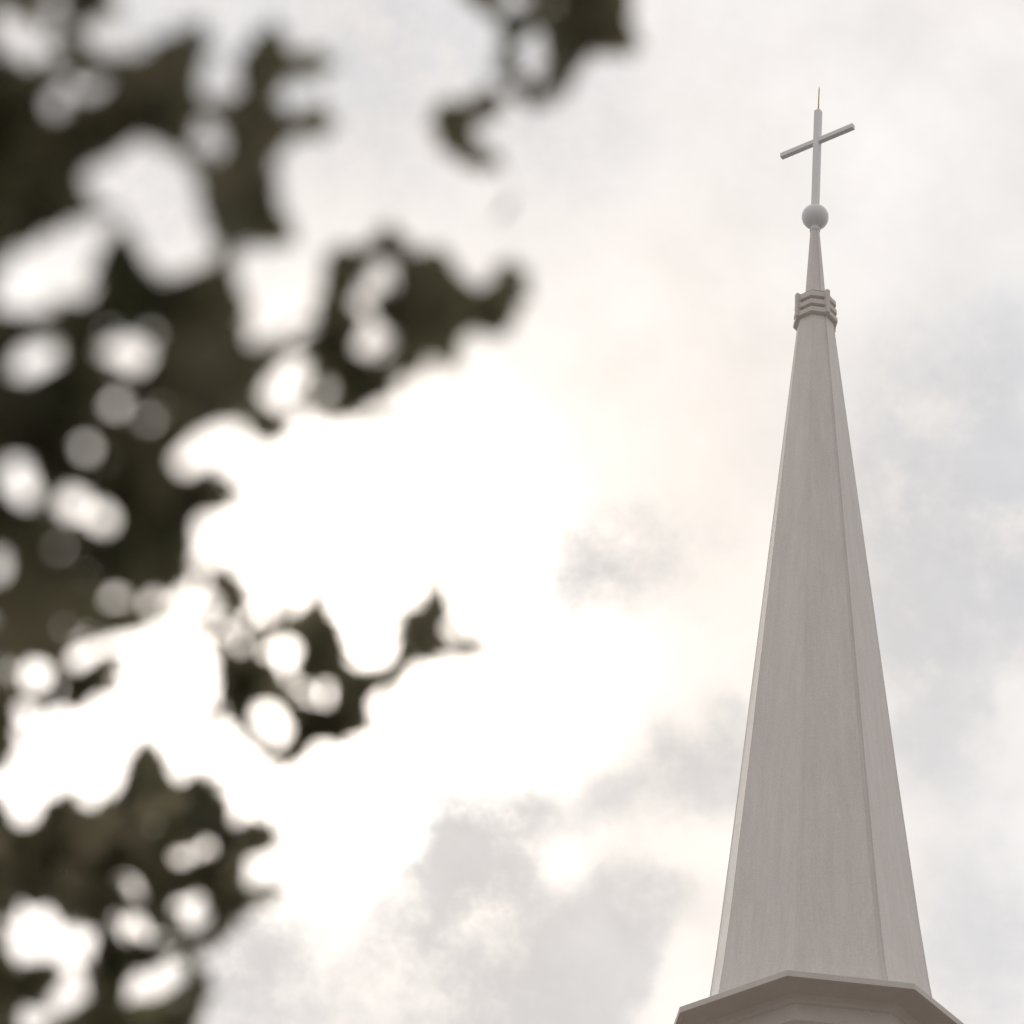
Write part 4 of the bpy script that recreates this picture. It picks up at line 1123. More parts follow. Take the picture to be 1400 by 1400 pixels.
(1,-0.547,2.743,3.966,0.8,0.532,-0.269,0.072,0.097,0.63),
(1,-0.546,2.93,4.131,0.439,0.627,0.415,-0.492,0.0467,0.8),
(1,-0.543,2.845,3.948,0.304,0.785,-0.172,0.511,0.0425,0.55),
(2,-0.534,3.06,4.176,0.115,0.531,0.382,-0.747,0.0549,0.64),
(2,-0.528,3.037,4.225,0.292,0.597,-0.596,0.452,0.0462,1.05),
(2,-0.523,3.017,4.135,0.19,0.312,0.747,-0.556,0.0435,1.05),
(2,-0.521,3.047,4.186,0.202,-0.145,0.95,-0.187,0.0405,0.82),
(2,-0.516,3.125,4.209,0.004,0.095,-0.493,0.865,0.0671,0.85),
(2,-0.512,3.003,4.212,0.239,-0.644,0.723,-0.076,0.0966,0.77),
(2,-0.511,2.988,4.223,0.62,0.314,0.702,-0.154,0.0311,1.04),
(2,-0.511,2.994,4.275,0.091,0.889,0.082,0.441,0.0771,0.55),
(2,-0.507,3.032,4.311,0.502,0.249,-0.799,0.217,0.0808,0.89),
(2,-0.502,2.979,4.298,0.582,0.348,0.617,-0.4,0.0305,0.84),
(2,-0.499,3.013,4.344,0.141,-0.194,0.595,-0.767,0.0377,0.95),
(2,-0.496,3.0,4.259,0.272,0.895,0.271,0.226,0.0942,0.68),
(2,-0.493,3.018,4.2,0.108,0.359,0.845,-0.382,0.1016,0.87),
(2,-0.492,3.086,4.173,0.034,0.562,0.824,-0.059,0.039,0.74),
(2,-0.489,3.099,4.236,0.584,0.738,-0.183,0.286,0.0937,1.04),
(2,-0.486,2.991,4.322,0.732,0.488,-0.379,0.288,0.0846,0.81),
(2,-0.484,3.016,4.314,0.107,0.344,-0.854,0.376,0.0451,0.63),
(2,-0.482,3.015,4.177,0.412,0.891,0.006,0.19,0.0739,0.68),
(2,-0.467,3.052,4.19,0.052,0.914,0.358,0.185,0.101,0.97),
(2,-0.457,3.054,4.219,0.184,0.313,-0.61,0.704,0.0378,0.57),
(2,-0.453,2.974,4.311,0.226,0.429,0.85,0.205,0.0695,0.79),
(2,-0.453,3.074,4.204,0.101,0.326,-0.864,0.37,0.0506,0.72),
(2,-0.451,2.966,4.325,0.107,0.551,0.376,-0.738,0.0565,0.68),
(2,-0.445,3.043,4.292,0.597,0.453,0.405,-0.524,0.0579,0.58),
(2,-0.443,3.056,4.137,0.85,0.448,-0.165,0.225,0.0648,0.98),
(2,-0.441,3.017,4.279,0.2,0.706,0.675,0.08,0.0583,0.96),
(2,-0.438,2.962,4.313,0.382,0.051,-0.921,0.054,0.0548,1.01),
(2,-0.432,2.999,4.228,0.224,0.683,-0.695,-0.017,0.0533,1.05),
(2,-0.427,2.959,4.28,0.384,-0.137,0.616,-0.674,0.1003,0.93),
(2,-0.419,2.961,4.233,0.165,0.759,0.311,-0.547,0.0859,0.76),
(2,-0.417,3.005,4.268,0.422,0.64,0.641,-0.038,0.1002,0.67),
(2,-0.412,3.062,4.269,0.184,0.678,0.466,-0.537,0.108,0.98),
(2,-0.405,3.024,4.324,0.076,0.079,0.979,-0.171,0.0745,0.78),
(2,-0.402,2.991,4.192,0.108,0.373,-0.869,0.308,0.1107,0.79),
(2,-0.398,2.987,4.264,0.227,0.387,-0.832,0.325,0.0942,1.05),
(2,-0.397,3.088,4.302,0.21,0.174,0.934,-0.229,0.0884,0.93),
(2,-0.396,3.142,4.301,0.361,-0.189,-0.896,0.179,0.0348,0.99),
(2,-0.384,3.016,4.323,0.617,0.157,0.721,-0.273,0.0494,0.87),
(2,-0.351,3.089,4.34,0.314,0.792,0.514,-0.094,0.1051,0.76),
(2,-0.34,3.048,4.278,0.143,0.346,0.916,-0.142,0.0575,0.82),
(2,-0.331,3.048,4.293,0.053,0.777,0.492,-0.39,0.059,0.91),
(2,-0.327,3.019,4.3,0.411,0.379,-0.699,0.445,0.0698,0.69),
(2,-0.322,3.071,4.3,0.673,0.565,-0.452,-0.153,0.0477,0.79),
(2,-0.316,3.058,4.363,0.13,0.459,-0.349,0.807,0.0592,0.68),
(2,-0.314,3.081,4.331,0.504,-0.286,0.795,-0.183,0.0718,1.05),
(3,-0.784,4.156,4.585,0.034,0.242,0.893,-0.378,0.0577,0.66),
(3,-0.731,4.079,4.497,0.026,-0.302,-0.949,-0.089,0.0443,0.62),
(3,-0.726,3.71,4.202,0.02,0.076,-0.716,0.694,0.0507,0.73),
(3,-0.707,3.656,4.231,0.559,-0.147,-0.719,0.386,0.0993,0.71),
(3,-0.702,3.681,4.255,0.223,0.234,0.836,-0.444,0.0542,0.84),
(3,-0.697,3.637,4.256,0.285,-0.476,-0.824,0.112,0.126,0.71),
(3,-0.694,3.74,4.23,0.049,-0.519,-0.441,0.731,0.0584,0.81),
(3,-0.687,3.422,4.142,0.182,-0.861,0.405,-0.251,0.0616,0.97),
(3,-0.687,3.754,4.198,0.795,0.257,-0.373,0.403,0.0515,0.73),
(3,-0.684,3.677,4.199,0.009,-0.407,-0.755,0.514,0.0698,0.76),
(3,-0.679,3.624,4.272,0.391,0.3,0.797,-0.348,0.0441,0.59),
(3,-0.677,3.695,4.206,0.6,0.056,-0.728,0.327,0.1019,0.76),
(3,-0.674,3.687,4.18,0.001,0.643,0.7,-0.311,0.0642,0.6),
(3,-0.672,3.701,4.276,0.277,0.537,-0.617,0.504,0.0688,0.62),
(3,-0.67,3.645,4.172,0.102,0.022,0.984,0.144,0.0695,0.92),
(3,-0.664,3.621,4.234,0.258,0.904,-0.005,-0.341,0.1083,0.71),
(3,-0.662,3.665,4.215,0.312,0.62,0.59,-0.413,0.1112,0.72),
(3,-0.656,3.686,4.16,0.472,0.646,-0.509,0.317,0.0361,0.75),
(3,-0.656,3.708,4.277,0.356,0.364,0.679,-0.528,0.052,0.72),
(3,-0.646,3.32,4.099,0.165,0.925,-0.23,0.255,0.0597,0.81),
(3,-0.645,3.702,4.144,0.015,0.919,-0.374,0.126,0.0572,0.79),
(3,-0.642,3.692,4.139,0.385,0.566,-0.488,0.541,0.0368,0.75),
(3,-0.64,3.947,4.455,0.001,0.516,0.842,-0.16,0.0487,0.68),
(3,-0.629,3.567,4.234,0.187,-0.26,0.947,0.006,0.0975,0.83),
(3,-0.624,3.699,4.215,0.345,0.447,0.823,-0.061,0.0377,1.02),
(3,-0.623,3.282,4.061,0.368,-0.128,0.851,-0.352,0.0662,0.68),
(3,-0.622,3.651,4.296,0.562,-0.226,-0.779,0.165,0.0845,0.72),
(3,-0.616,3.038,3.89,0.313,0.165,-0.703,0.616,0.032,0.55),
(3,-0.616,3.665,4.147,0.612,0.084,-0.605,0.502,0.0513,0.75),
(3,-0.615,3.284,4.062,0.381,0.314,0.35,-0.796,0.0469,0.88),
(3,-0.61,3.138,3.985,0.464,0.31,-0.443,0.701,0.0425,0.79),
(3,-0.609,3.706,4.222,0.04,0.457,0.887,0.04,0.0565,0.82),
(3,-0.606,3.11,3.943,0.334,0.851,-0.193,0.356,0.0737,0.89),
(3,-0.601,3.636,4.227,0.09,0.275,0.749,-0.596,0.0427,1.05),
(3,-0.6,3.405,4.149,0.539,-0.156,0.8,-0.214,0.0529,0.92),
(3,-0.6,3.662,4.147,0.328,0.285,-0.833,0.342,0.0619,0.68),
(3,-0.593,3.677,4.151,0.255,0.143,-0.685,0.667,0.1136,0.75),
(3,-0.591,3.631,4.286,0.419,0.907,-0.004,-0.046,0.0977,0.87),
(3,-0.59,3.71,4.29,0.017,0.492,-0.698,0.521,0.1005,0.55),
(3,-0.588,3.699,4.282,0.171,-0.2,0.949,-0.174,0.0886,0.74),
(3,-0.583,3.582,4.238,0.164,0.244,-0.825,0.483,0.0791,0.77),
(3,-0.581,2.927,3.831,0.078,-0.991,0.046,0.098,0.0379,0.62),
(3,-0.581,3.628,4.239,0.505,0.698,0.426,0.276,0.1052,0.92),
(3,-0.578,2.977,3.86,0.025,0.961,0.027,-0.274,0.0879,0.81),
(3,-0.578,3.688,4.17,0.338,0.379,-0.59,0.628,0.1045,0.74),
(3,-0.565,3.632,4.264,0.212,-0.328,0.914,0.109,0.0474,0.63),
(3,-0.565,3.662,4.177,0.412,0.563,-0.655,0.291,0.1182,0.56),
(3,-0.556,3.566,4.231,0.339,0.762,0.517,0.19,0.0381,0.86),
(3,-0.556,3.645,4.17,0.184,0.952,0.178,-0.168,0.0957,0.83),
(3,-0.554,3.674,4.205,0.446,0.779,-0.265,-0.352,0.1163,0.66),
(3,-0.549,3.693,4.206,0.394,0.812,0.353,0.248,0.112,0.7),
(3,-0.543,3.697,4.264,0.031,0.943,-0.242,-0.228,0.0625,0.91),
(3,-0.541,3.708,4.257,0.494,0.721,0.485,0.029,0.0705,0.87),
(3,-0.537,3.681,4.215,0.271,0.859,0.402,0.163,0.0798,0.78),
(3,-0.537,3.716,4.193,0.296,0.819,-0.459,0.176,0.0397,0.67),
(3,-0.535,3.269,4.075,0.399,0.804,-0.426,-0.113,0.0405,0.96),
(3,-0.526,3.695,4.243,0.158,-0.8,0.567,-0.116,0.0902,0.77),
(3,-0.499,3.656,4.156,0.001,0.868,-0.459,-0.19,0.0588,0.82),
(3,-0.495,3.68,4.254,0.355,0.731,-0.347,0.467,0.043,1.0),
(3,-0.494,3.699,4.219,0.594,0.022,0.744,-0.306,0.0438,0.89),
(3,-0.481,3.619,4.226,0.142,0.96,-0.095,-0.224,0.065,0.65),
(3,-0.481,3.626,4.249,0.321,0.08,-0.825,0.459,0.0485,0.78),
(3,-0.467,3.635,4.269,0.079,0.365,0.69,-0.62,0.09,0.76),
(3,-0.453,3.685,4.28,0.744,0.429,0.251,-0.446,0.0978,0.8),
(3,-0.441,3.558,4.239,0.603,0.722,0.314,0.128,0.1154,0.95),
(3,-0.44,3.582,4.248,0.595,0.288,-0.714,0.232,0.0568,0.69),
(3,-0.433,3.443,4.175,0.284,0.477,-0.695,0.457,0.0693,0.72),
(3,-0.407,3.657,4.303,0.673,0.548,0.262,0.421,0.0458,0.96),
(3,-0.407,3.693,4.293,0.268,0.325,-0.895,0.15,0.0511,0.73),
(3,-0.401,3.252,4.079,0.386,-0.235,-0.819,0.355,0.0771,0.63),
(3,-0.383,3.627,4.256,0.359,0.405,0.576,-0.613,0.0515,0.66),
(4,-1.265,4.105,4.218,0.33,0.15,0.612,-0.703,0.0493,0.86),
(4,-1.264,4.282,3.948,0.014,-0.721,0.693,-0.024,0.0719,0.93),
(4,-1.258,4.228,4.091,0.222,-0.097,-0.525,0.816,0.0765,0.99),
(4,-1.255,4.136,4.166,0.217,0.468,0.85,0.11,0.1341,0.97),
(4,-1.244,4.28,3.934,0.46,0.65,-0.464,0.388,0.1171,0.85),
(4,-1.243,4.153,4.006,0.215,-0.503,0.649,-0.529,0.0931,0.74),
(4,-1.242,4.217,4.137,0.201,0.529,0.799,-0.204,0.12,0.79),
(4,-1.24,4.16,4.206,0.227,0.195,0.849,-0.435,0.0917,0.77),
(4,-1.235,4.064,4.301,0.277,0.801,0.419,-0.325,0.0488,0.98),
(4,-1.233,4.087,4.235,0.188,0.323,-0.897,0.237,0.1259,0.77),
(4,-1.231,4.054,4.226,0.62,0.243,-0.659,0.348,0.108,0.89),
(4,-1.23,4.188,3.967,0.167,0.58,-0.795,-0.067,0.1122,0.84),
(4,-1.23,4.226,3.928,0.56,0.49,-0.56,0.365,0.0957,0.63),
(4,-1.225,4.097,4.291,0.182,-0.086,0.874,-0.442,0.1291,0.95),
(4,-1.216,4.181,4.093,0.622,0.705,0.339,0.032,0.1214,0.86),
(4,-1.209,4.187,3.976,0.68,0.636,-0.293,0.215,0.1111,0.98),
(4,-1.209,4.245,3.928,0.538,0.549,-0.422,0.48,0.0597,0.97),
(4,-1.206,4.175,4.025,0.226,0.457,-0.829,0.23,0.1127,0.7),
(4,-1.201,4.082,4.097,0.239,0.627,-0.742,0.001,0.0655,0.95),
(4,-1.201,4.231,4.034,0.114,0.765,0.632,-0.046,0.1113,0.77),
(4,-1.195,4.156,4.065,0.459,0.492,-0.651,0.352,0.1289,0.99),
(4,-1.188,4.064,4.122,0.595,0.782,-0.007,0.188,0.111,0.99),
(4,-1.184,3.993,4.261,0.491,0.727,0.112,0.468,0.0434,0.82),
(4,-1.183,4.095,4.252,0.011,0.397,-0.887,0.238,0.136,1.04),
(4,-1.176,4.092,4.287,0.058,-0.003,0.831,-0.554,0.1313,0.68),
(4,-1.175,4.249,3.967,0.372,0.395,0.765,-0.347,0.1344,1.05),
(4,-1.168,4.217,4.141,0.509,0.778,0.199,-0.311,0.1124,0.89),
(4,-1.162,4.245,4.026,0.203,0.924,-0.255,0.199,0.1337,0.67),
(4,-1.159,3.767,4.178,0.687,0.717,-0.075,0.09,0.057,0.94),
(4,-1.157,4.025,4.255,0.447,0.74,0.487,0.124,0.1058,0.98),
(4,-1.157,4.077,4.179,0.398,0.859,0.322,-0.004,0.1343,0.78),
(4,-1.151,4.232,3.901,0.338,0.726,-0.122,0.586,0.0733,0.89),
(4,-1.143,4.126,4.113,0.206,0.778,-0.548,0.226,0.1285,0.85),
(4,-1.142,4.07,4.098,0.402,0.859,0.316,-0.006,0.064,0.67),
(4,-1.138,3.722,4.165,0.146,0.83,0.505,-0.185,0.0801,0.95),
(4,-1.127,4.191,4.081,0.226,0.854,0.468,0.031,0.1351,1.02),
(4,-1.125,4.263,3.962,0.239,0.431,-0.807,0.326,0.1329,0.66),
(4,-1.119,4.122,4.201,0.437,0.852,0.279,0.077,0.1357,0.85),
(4,-1.116,4.241,3.965,0.046,0.964,-0.022,-0.26,0.1216,0.55),
(4,-1.112,4.019,4.285,0.086,-0.885,0.453,0.069,0.079,0.73),
(4,-1.105,3.698,4.168,0.6,0.799,-0.019,-0.011,0.1258,0.9),
(4,-1.105,4.054,4.285,0.061,-0.043,-0.996,0.05,0.1148,0.8),
(4,-1.099,4.168,3.979,0.407,0.753,-0.482,-0.187,0.1072,1.0),
(4,-1.098,4.264,4.043,0.4,0.912,0.089,0.01,0.1257,1.05),
(4,-1.093,4.163,4.01,0.558,0.795,0.202,-0.124,0.107,1.05),
(4,-1.086,3.706,4.149,0.0,0.609,0.701,-0.372,0.1105,0.68),
(4,-1.086,4.241,3.915,0.47,-0.387,-0.703,0.366,0.0709,0.77),
(4,-1.081,4.007,4.231,0.348,0.874,0.179,-0.288,0.1237,0.87),
(4,-1.078,4.285,4.026,0.471,-0.149,0.624,-0.606,0.1136,0.95),
(4,-1.077,4.137,4.133,0.432,0.833,-0.296,0.176,0.1159,0.83),
(4,-1.066,4.086,4.242,0.047,0.396,-0.798,0.453,0.1353,1.04),
(4,-1.066,4.094,4.167,0.182,0.651,0.443,-0.589,0.1213,0.66),
(4,-1.065,4.051,4.309,0.603,0.209,0.542,-0.547,0.0602,0.83),
(4,-1.062,4.255,4.072,0.502,0.862,-0.075,-0.0,0.1298,0.66),
(4,-1.06,4.269,3.926,0.049,0.246,0.751,-0.611,0.1106,0.8),
(4,-1.057,4.07,4.139,0.445,0.603,-0.652,-0.118,0.0965,0.74),
(4,-1.056,4.015,4.26,0.376,0.39,0.494,-0.68,0.0817,1.05),
(4,-1.048,3.722,4.178,0.372,0.877,-0.161,-0.258,0.0991,0.96),
(4,-1.042,4.134,4.22,0.073,0.73,0.678,-0.047,0.1363,0.9),
(4,-1.035,4.238,4.035,0.06,0.241,0.604,-0.757,0.1115,0.75),
(4,-1.032,4.212,4.134,0.14,0.758,0.529,-0.355,0.1316,0.68),
(4,-1.032,4.267,3.994,0.446,0.839,-0.233,-0.206,0.1211,1.0),
(4,-1.029,4.15,4.077,0.136,0.772,0.598,-0.165,0.1342,1.04),
(4,-1.024,3.68,4.151,0.49,0.719,-0.487,0.07,0.095,0.89),
(4,-1.024,3.764,4.167,0.416,0.363,0.442,-0.707,0.0801,0.69),
(4,-1.01,4.065,4.226,0.639,0.734,-0.156,0.17,0.1052,1.0),
(4,-1.006,3.756,4.195,0.131,0.165,0.904,-0.371,0.0828,0.93),
(4,-1.003,4.15,4.094,0.125,-0.069,-0.623,0.769,0.081,0.92),
(4,-1.002,3.667,4.144,0.337,0.336,-0.726,0.496,0.1135,0.84),
(4,-0.997,3.758,4.192,0.299,0.778,-0.343,0.434,0.0647,1.0),
(4,-0.991,4.276,3.947,0.339,0.912,0.201,-0.113,0.1069,0.98),
(4,-0.99,4.132,4.048,0.11,0.193,-0.961,-0.166,0.0562,0.96),
(4,-0.987,4.185,4.135,0.09,0.255,-0.954,-0.132,0.0577,0.75),
(4,-0.986,4.118,4.201,0.254,0.529,-0.36,0.725,0.1356,0.71),
(4,-0.985,4.33,3.966,0.007,0.341,-0.939,0.039,0.0741,0.75),
(4,-0.982,4.177,4.077,0.512,-0.023,-0.85,0.118,0.0454,1.0),
(4,-0.982,4.263,4.028,0.236,0.206,0.745,-0.589,0.1184,0.77),
(4,-0.981,4.092,4.297,0.449,0.685,0.519,-0.245,0.1233,0.55),
(4,-0.979,4.213,3.981,0.328,0.883,0.337,0.008,0.0861,0.96),
(4,-0.975,4.249,4.068,0.689,0.553,0.338,-0.325,0.0834,0.69),
(4,-0.971,4.052,4.302,0.244,-0.036,-0.774,0.584,0.0478,0.79),
(4,-0.969,4.001,4.209,0.108,0.095,-0.875,0.462,0.1145,0.76),
(4,-0.969,4.059,4.31,0.595,0.747,0.294,-0.039,0.0618,0.78),
(4,-0.964,3.989,4.249,0.185,-0.403,0.73,-0.52,0.052,1.05),
(4,-0.955,4.257,3.976,0.592,0.694,0.274,-0.304,0.115,1.05),
(4,-0.951,3.66,4.146,0.197,0.937,0.007,-0.289,0.0432,0.7),
(4,-0.951,4.134,4.179,0.371,0.53,0.753,0.12,0.0396,0.73),
(4,-0.949,4.229,4.006,0.472,0.578,-0.454,0.486,0.1162,0.82),
(4,-0.942,4.078,4.205,0.426,0.815,-0.152,0.361,0.099,0.9),
(4,-0.94,4.278,3.933,0.025,-0.628,0.544,-0.556,0.0709,0.71),
(4,-0.935,4.23,4.066,0.674,0.528,-0.452,0.251,0.1357,1.01),
(4,-0.923,4.036,4.28,0.183,0.746,-0.598,0.231,0.1038,0.55),
(4,-0.922,4.161,4.198,0.087,-0.289,-0.706,0.641,0.1222,0.66),
(4,-0.92,3.999,4.202,0.136,0.602,-0.773,0.144,0.133,0.96),
(4,-0.915,4.131,4.172,0.47,-0.081,0.839,-0.262,0.1047,0.73),
(4,-0.907,4.152,4.031,0.325,0.015,0.942,-0.088,0.1228,0.65),
(4,-0.907,4.321,3.961,0.245,0.755,0.599,0.107,0.1222,0.66),
(4,-0.895,4.021,4.193,0.06,0.91,0.375,0.163,0.1019,1.03),
(4,-0.895,4.226,4.064,0.213,0.969,-0.126,-0.029,0.1356,0.96),
(4,-0.894,4.227,3.974,0.118,-0.675,0.558,-0.467,0.0558,0.82),
(4,-0.893,4.105,4.096,0.331,-0.289,-0.814,0.38,0.1249,0.72),
(4,-0.89,4.198,3.969,0.492,0.857,0.144,0.062,0.1334,0.99),
(4,-0.884,4.076,4.092,0.549,0.764,-0.317,-0.122,0.1098,0.69),
(4,-0.877,4.1,4.077,0.641,0.621,-0.445,-0.075,0.0605,0.89),
(4,-0.876,4.041,4.15,0.263,-0.102,-0.897,0.34,0.0657,0.97),
(4,-0.876,4.108,4.093,0.385,0.647,0.657,0.037,0.1268,0.76),
(4,-0.876,4.182,4.156,0.035,-0.478,-0.855,0.198,0.0814,0.6),
(4,-0.864,4.128,4.243,0.06,0.844,-0.529,-0.074,0.1088,0.88),
(4,-0.862,4.235,3.981,0.452,0.569,0.448,-0.521,0.1061,0.82),
(4,-0.86,4.102,4.103,0.312,0.426,-0.506,0.682,0.0776,0.94),
(4,-0.852,4.254,4.076,0.089,-0.147,-0.779,0.603,0.1155,1.01),
(4,-0.851,3.875,4.225,0.342,0.773,0.078,-0.529,0.0556,0.73),
(4,-0.851,4.27,4.047,0.053,-0.728,0.651,-0.206,0.1323,0.71),
(4,-0.849,4.237,3.945,0.178,0.754,-0.589,0.23,0.1255,0.92),
(4,-0.845,3.88,4.229,0.634,0.679,-0.264,-0.26,0.1309,0.75),
(4,-0.845,4.048,4.136,0.392,0.493,-0.249,0.736,0.133,0.75),
(4,-0.845,4.164,4.143,0.14,-0.033,0.988,0.049,0.0857,0.94),
(4,-0.842,4.06,4.236,0.265,0.259,-0.811,0.453,0.068,0.88),
(4,-0.836,4.284,4.0,0.396,0.552,-0.705,-0.202,0.1297,0.95),
(4,-0.835,3.897,4.231,0.288,0.406,-0.674,0.546,0.0936,0.82),
(4,-0.83,4.021,4.225,0.27,0.833,0.451,-0.172,0.1339,0.94),
(4,-0.824,4.209,3.999,0.488,0.86,-0.071,0.131,0.1148,0.6),
(4,-0.82,4.039,4.303,0.184,0.72,0.611,-0.272,0.1357,1.05),
(4,-0.815,4.144,4.018,0.082,0.673,-0.593,0.435,0.0987,0.76),
(4,-0.808,4.133,4.146,0.315,-0.417,-0.805,0.279,0.1203,0.68),
(4,-0.806,4.02,4.161,0.713,0.627,0.124,-0.288,0.1125,0.77),
(4,-0.801,4.2,3.961,0.113,0.218,-0.869,0.431,0.0601,0.67),
(4,-0.798,3.684,4.136,0.498,0.289,-0.683,0.449,0.0589,0.84),
(4,-0.798,4.106,4.229,0.617,0.625,0.124,-0.463,0.1209,0.76),
(4,-0.793,4.057,4.269,0.025,-0.731,0.55,-0.404,0.0697,0.85),
(4,-0.792,4.133,4.048,0.386,-0.048,-0.796,0.464,0.1142,0.62),
(4,-0.785,3.741,4.143,0.303,0.12,0.906,-0.271,0.0679,0.86),
(4,-0.779,4.158,4.072,0.466,-0.267,0.767,-0.35,0.0837,0.76),
(4,-0.776,4.076,4.208,0.224,0.752,0.609,-0.115,0.0768,0.98),
(4,-0.769,4.004,4.28,0.371,0.176,0.876,-0.251,0.1009,0.79),
(4,-0.766,4.011,4.262,0.377,0.766,0.056,0.518,0.1343,0.64),
(4,-0.766,4.127,4.063,0.438,0.619,0.485,0.436,0.0383,1.05),
(4,-0.764,4.107,4.201,0.07,0.01,0.747,-0.661,0.0862,0.93),
(4,-0.763,4.063,4.114,0.17,0.828,0.448,0.292,0.1227,0.67),
(4,-0.759,3.967,4.228,0.312,0.194,0.597,-0.713,0.0941,0.9),
(4,-0.736,4.079,4.149,0.246,-0.034,-0.64,0.727,0.1032,0.73),
(4,-0.732,4.068,4.237,0.152,0.78,0.603,0.067,0.1344,0.64),
(4,-0.723,4.016,4.226,0.134,-0.628,-0.766,-0.005,0.1152,0.96),
(4,-0.71,4.035,4.152,0.124,0.681,0.722,-0.006,0.1112,0.84),
(4,-0.706,3.993,4.22,0.04,0.605,-0.715,0.349,0.078,0.67),
(4,-0.702,4.002,4.226,0.017,0.409,0.784,-0.467,0.0602,0.71),
(5,-0.389,2.96,4.524,0.028,-0.733,-0.671,-0.108,0.036,0.97),
(5,-0.389,2.974,4.503,0.563,0.349,0.68,-0.314,0.0553,0.93),
(5,-0.381,2.965,4.506,0.365,0.334,-0.768,0.408,0.0576,0.7),
(5,-0.38,2.987,4.478,0.183,0.659,-0.691,-0.234,0.0539,0.9),
(5,-0.378,2.916,4.444,0.18,0.774,0.477,-0.376,0.0563,1.05),
(5,-0.368,2.997,4.495,0.132,0.686,-0.225,0.68,0.0661,0.8),
(5,-0.36,2.933,4.42,0.019,0.64,-0.747,-0.177,0.0704,1.05),
(5,-0.355,2.868,4.598,0.138,-0.217,-0.963,0.077,0.0568,0.64),
(5,-0.353,2.9,4.46,0.028,0.944,0.309,0.116,0.071,0.91),
(5,-0.35,2.808,4.61,0.443,0.329,-0.742,0.381,0.0506,0.93),
(5,-0.35,2.828,4.687,0.476,0.521,0.695,0.135,0.0983,0.83),
(5,-0.35,2.99,4.466,0.44,0.473,-0.615,0.453,0.0414,0.75),
(5,-0.343,2.925,4.491,0.088,0.378,0.609,-0.692,0.054,0.76),
(5,-0.337,2.794,4.702,0.438,0.778,-0.442,0.082,0.048,0.94),
(5,-0.331,2.915,4.486,0.438,0.082,0.812,-0.377,0.0342,0.55),
(5,-0.328,3.034,4.432,0.336,-0.484,0.771,-0.24,0.0342,0.64),
(5,-0.326,2.809,4.69,0.445,0.523,0.677,-0.266,0.1153,1.01),
(5,-0.325,2.854,4.632,0.313,0.596,0.671,-0.31,0.1153,0.95),
(5,-0.322,2.859,4.542,0.17,-0.334,0.499,-0.781,0.0487,0.86),
(5,-0.32,2.88,4.637,0.447,-0.127,-0.544,0.699,0.0393,0.79),
(5,-0.32,2.883,4.507,0.203,0.003,-0.666,0.718,0.0407,0.66),
(5,-0.318,2.853,4.506,0.364,-0.498,0.635,-0.465,0.0714,0.9),
(5,-0.317,2.824,4.656,0.546,0.428,0.56,-0.452,0.0881,0.82),
(5,-0.315,2.852,4.544,0.275,-0.222,-0.658,0.665,0.036,0.86),
(5,-0.312,2.898,4.515,0.542,0.662,0.258,0.449,0.0733,1.04),
(5,-0.308,2.878,4.562,0.361,-0.199,0.91,-0.052,0.0672,0.8),
(5,-0.293,2.924,4.499,0.556,0.752,-0.35,-0.051,0.034,0.85),
(5,-0.292,2.847,4.541,0.187,0.597,0.78,-0.029,0.0829,0.6),
(5,-0.29,2.886,4.622,0.311,-0.072,-0.81,0.491,0.0685,0.8),
(5,-0.285,2.924,4.509,0.246,0.858,0.444,0.079,0.0501,0.86),
(5,-0.284,2.802,4.625,0.114,0.276,0.869,-0.394,0.09,0.86),
(5,-0.275,2.954,4.552,0.003,0.358,0.459,-0.813,0.0899,0.75),
(5,-0.272,2.906,4.479,0.836,0.427,-0.335,0.08,0.0515,0.62),
(5,-0.268,2.845,4.666,0.542,0.749,-0.206,0.321,0.1157,0.9),
(5,-0.265,2.868,4.615,0.34,0.622,-0.701,-0.073,0.1068,0.86),
(5,-0.256,2.776,4.697,0.184,0.954,0.23,0.056,0.0928,0.95),
(5,-0.254,2.853,4.51,0.061,0.834,-0.113,0.537,0.1132,1.03),
(5,-0.254,2.907,4.575,0.664,0.389,0.586,-0.253,0.0879,0.6),
(5,-0.249,2.802,4.646,0.517,-0.003,0.764,-0.385,0.1055,0.83),
(5,-0.248,2.896,4.548,0.288,0.673,0.397,-0.553,0.0895,0.77),
(5,-0.23,2.767,4.62,0.314,0.45,-0.822,0.151,0.1074,0.81),
(5,-0.223,2.859,4.556,0.203,0.452,0.732,-0.467,0.1133,1.05),
(5,-0.217,2.822,4.547,0.658,0.733,-0.16,0.059,0.0988,0.73),
(5,-0.214,2.809,4.637,0.177,-0.178,-0.616,0.747,0.11,0.7),
(5,-0.213,2.786,4.576,0.501,0.514,-0.603,0.348,0.0829,0.91),
(5,-0.209,2.898,4.568,0.223,0.395,0.827,-0.332,0.0662,0.81),
(5,-0.208,2.842,4.609,0.35,0.214,0.868,-0.28,0.0931,0.95),
(5,-0.201,2.884,4.554,0.502,0.264,-0.782,0.259,0.0675,0.67),
(5,-0.198,2.785,4.683,0.319,0.871,0.348,-0.134,0.0824,0.79),
(5,-0.197,2.805,4.625,0.211,0.919,0.305,-0.133,0.0514,0.93),
]
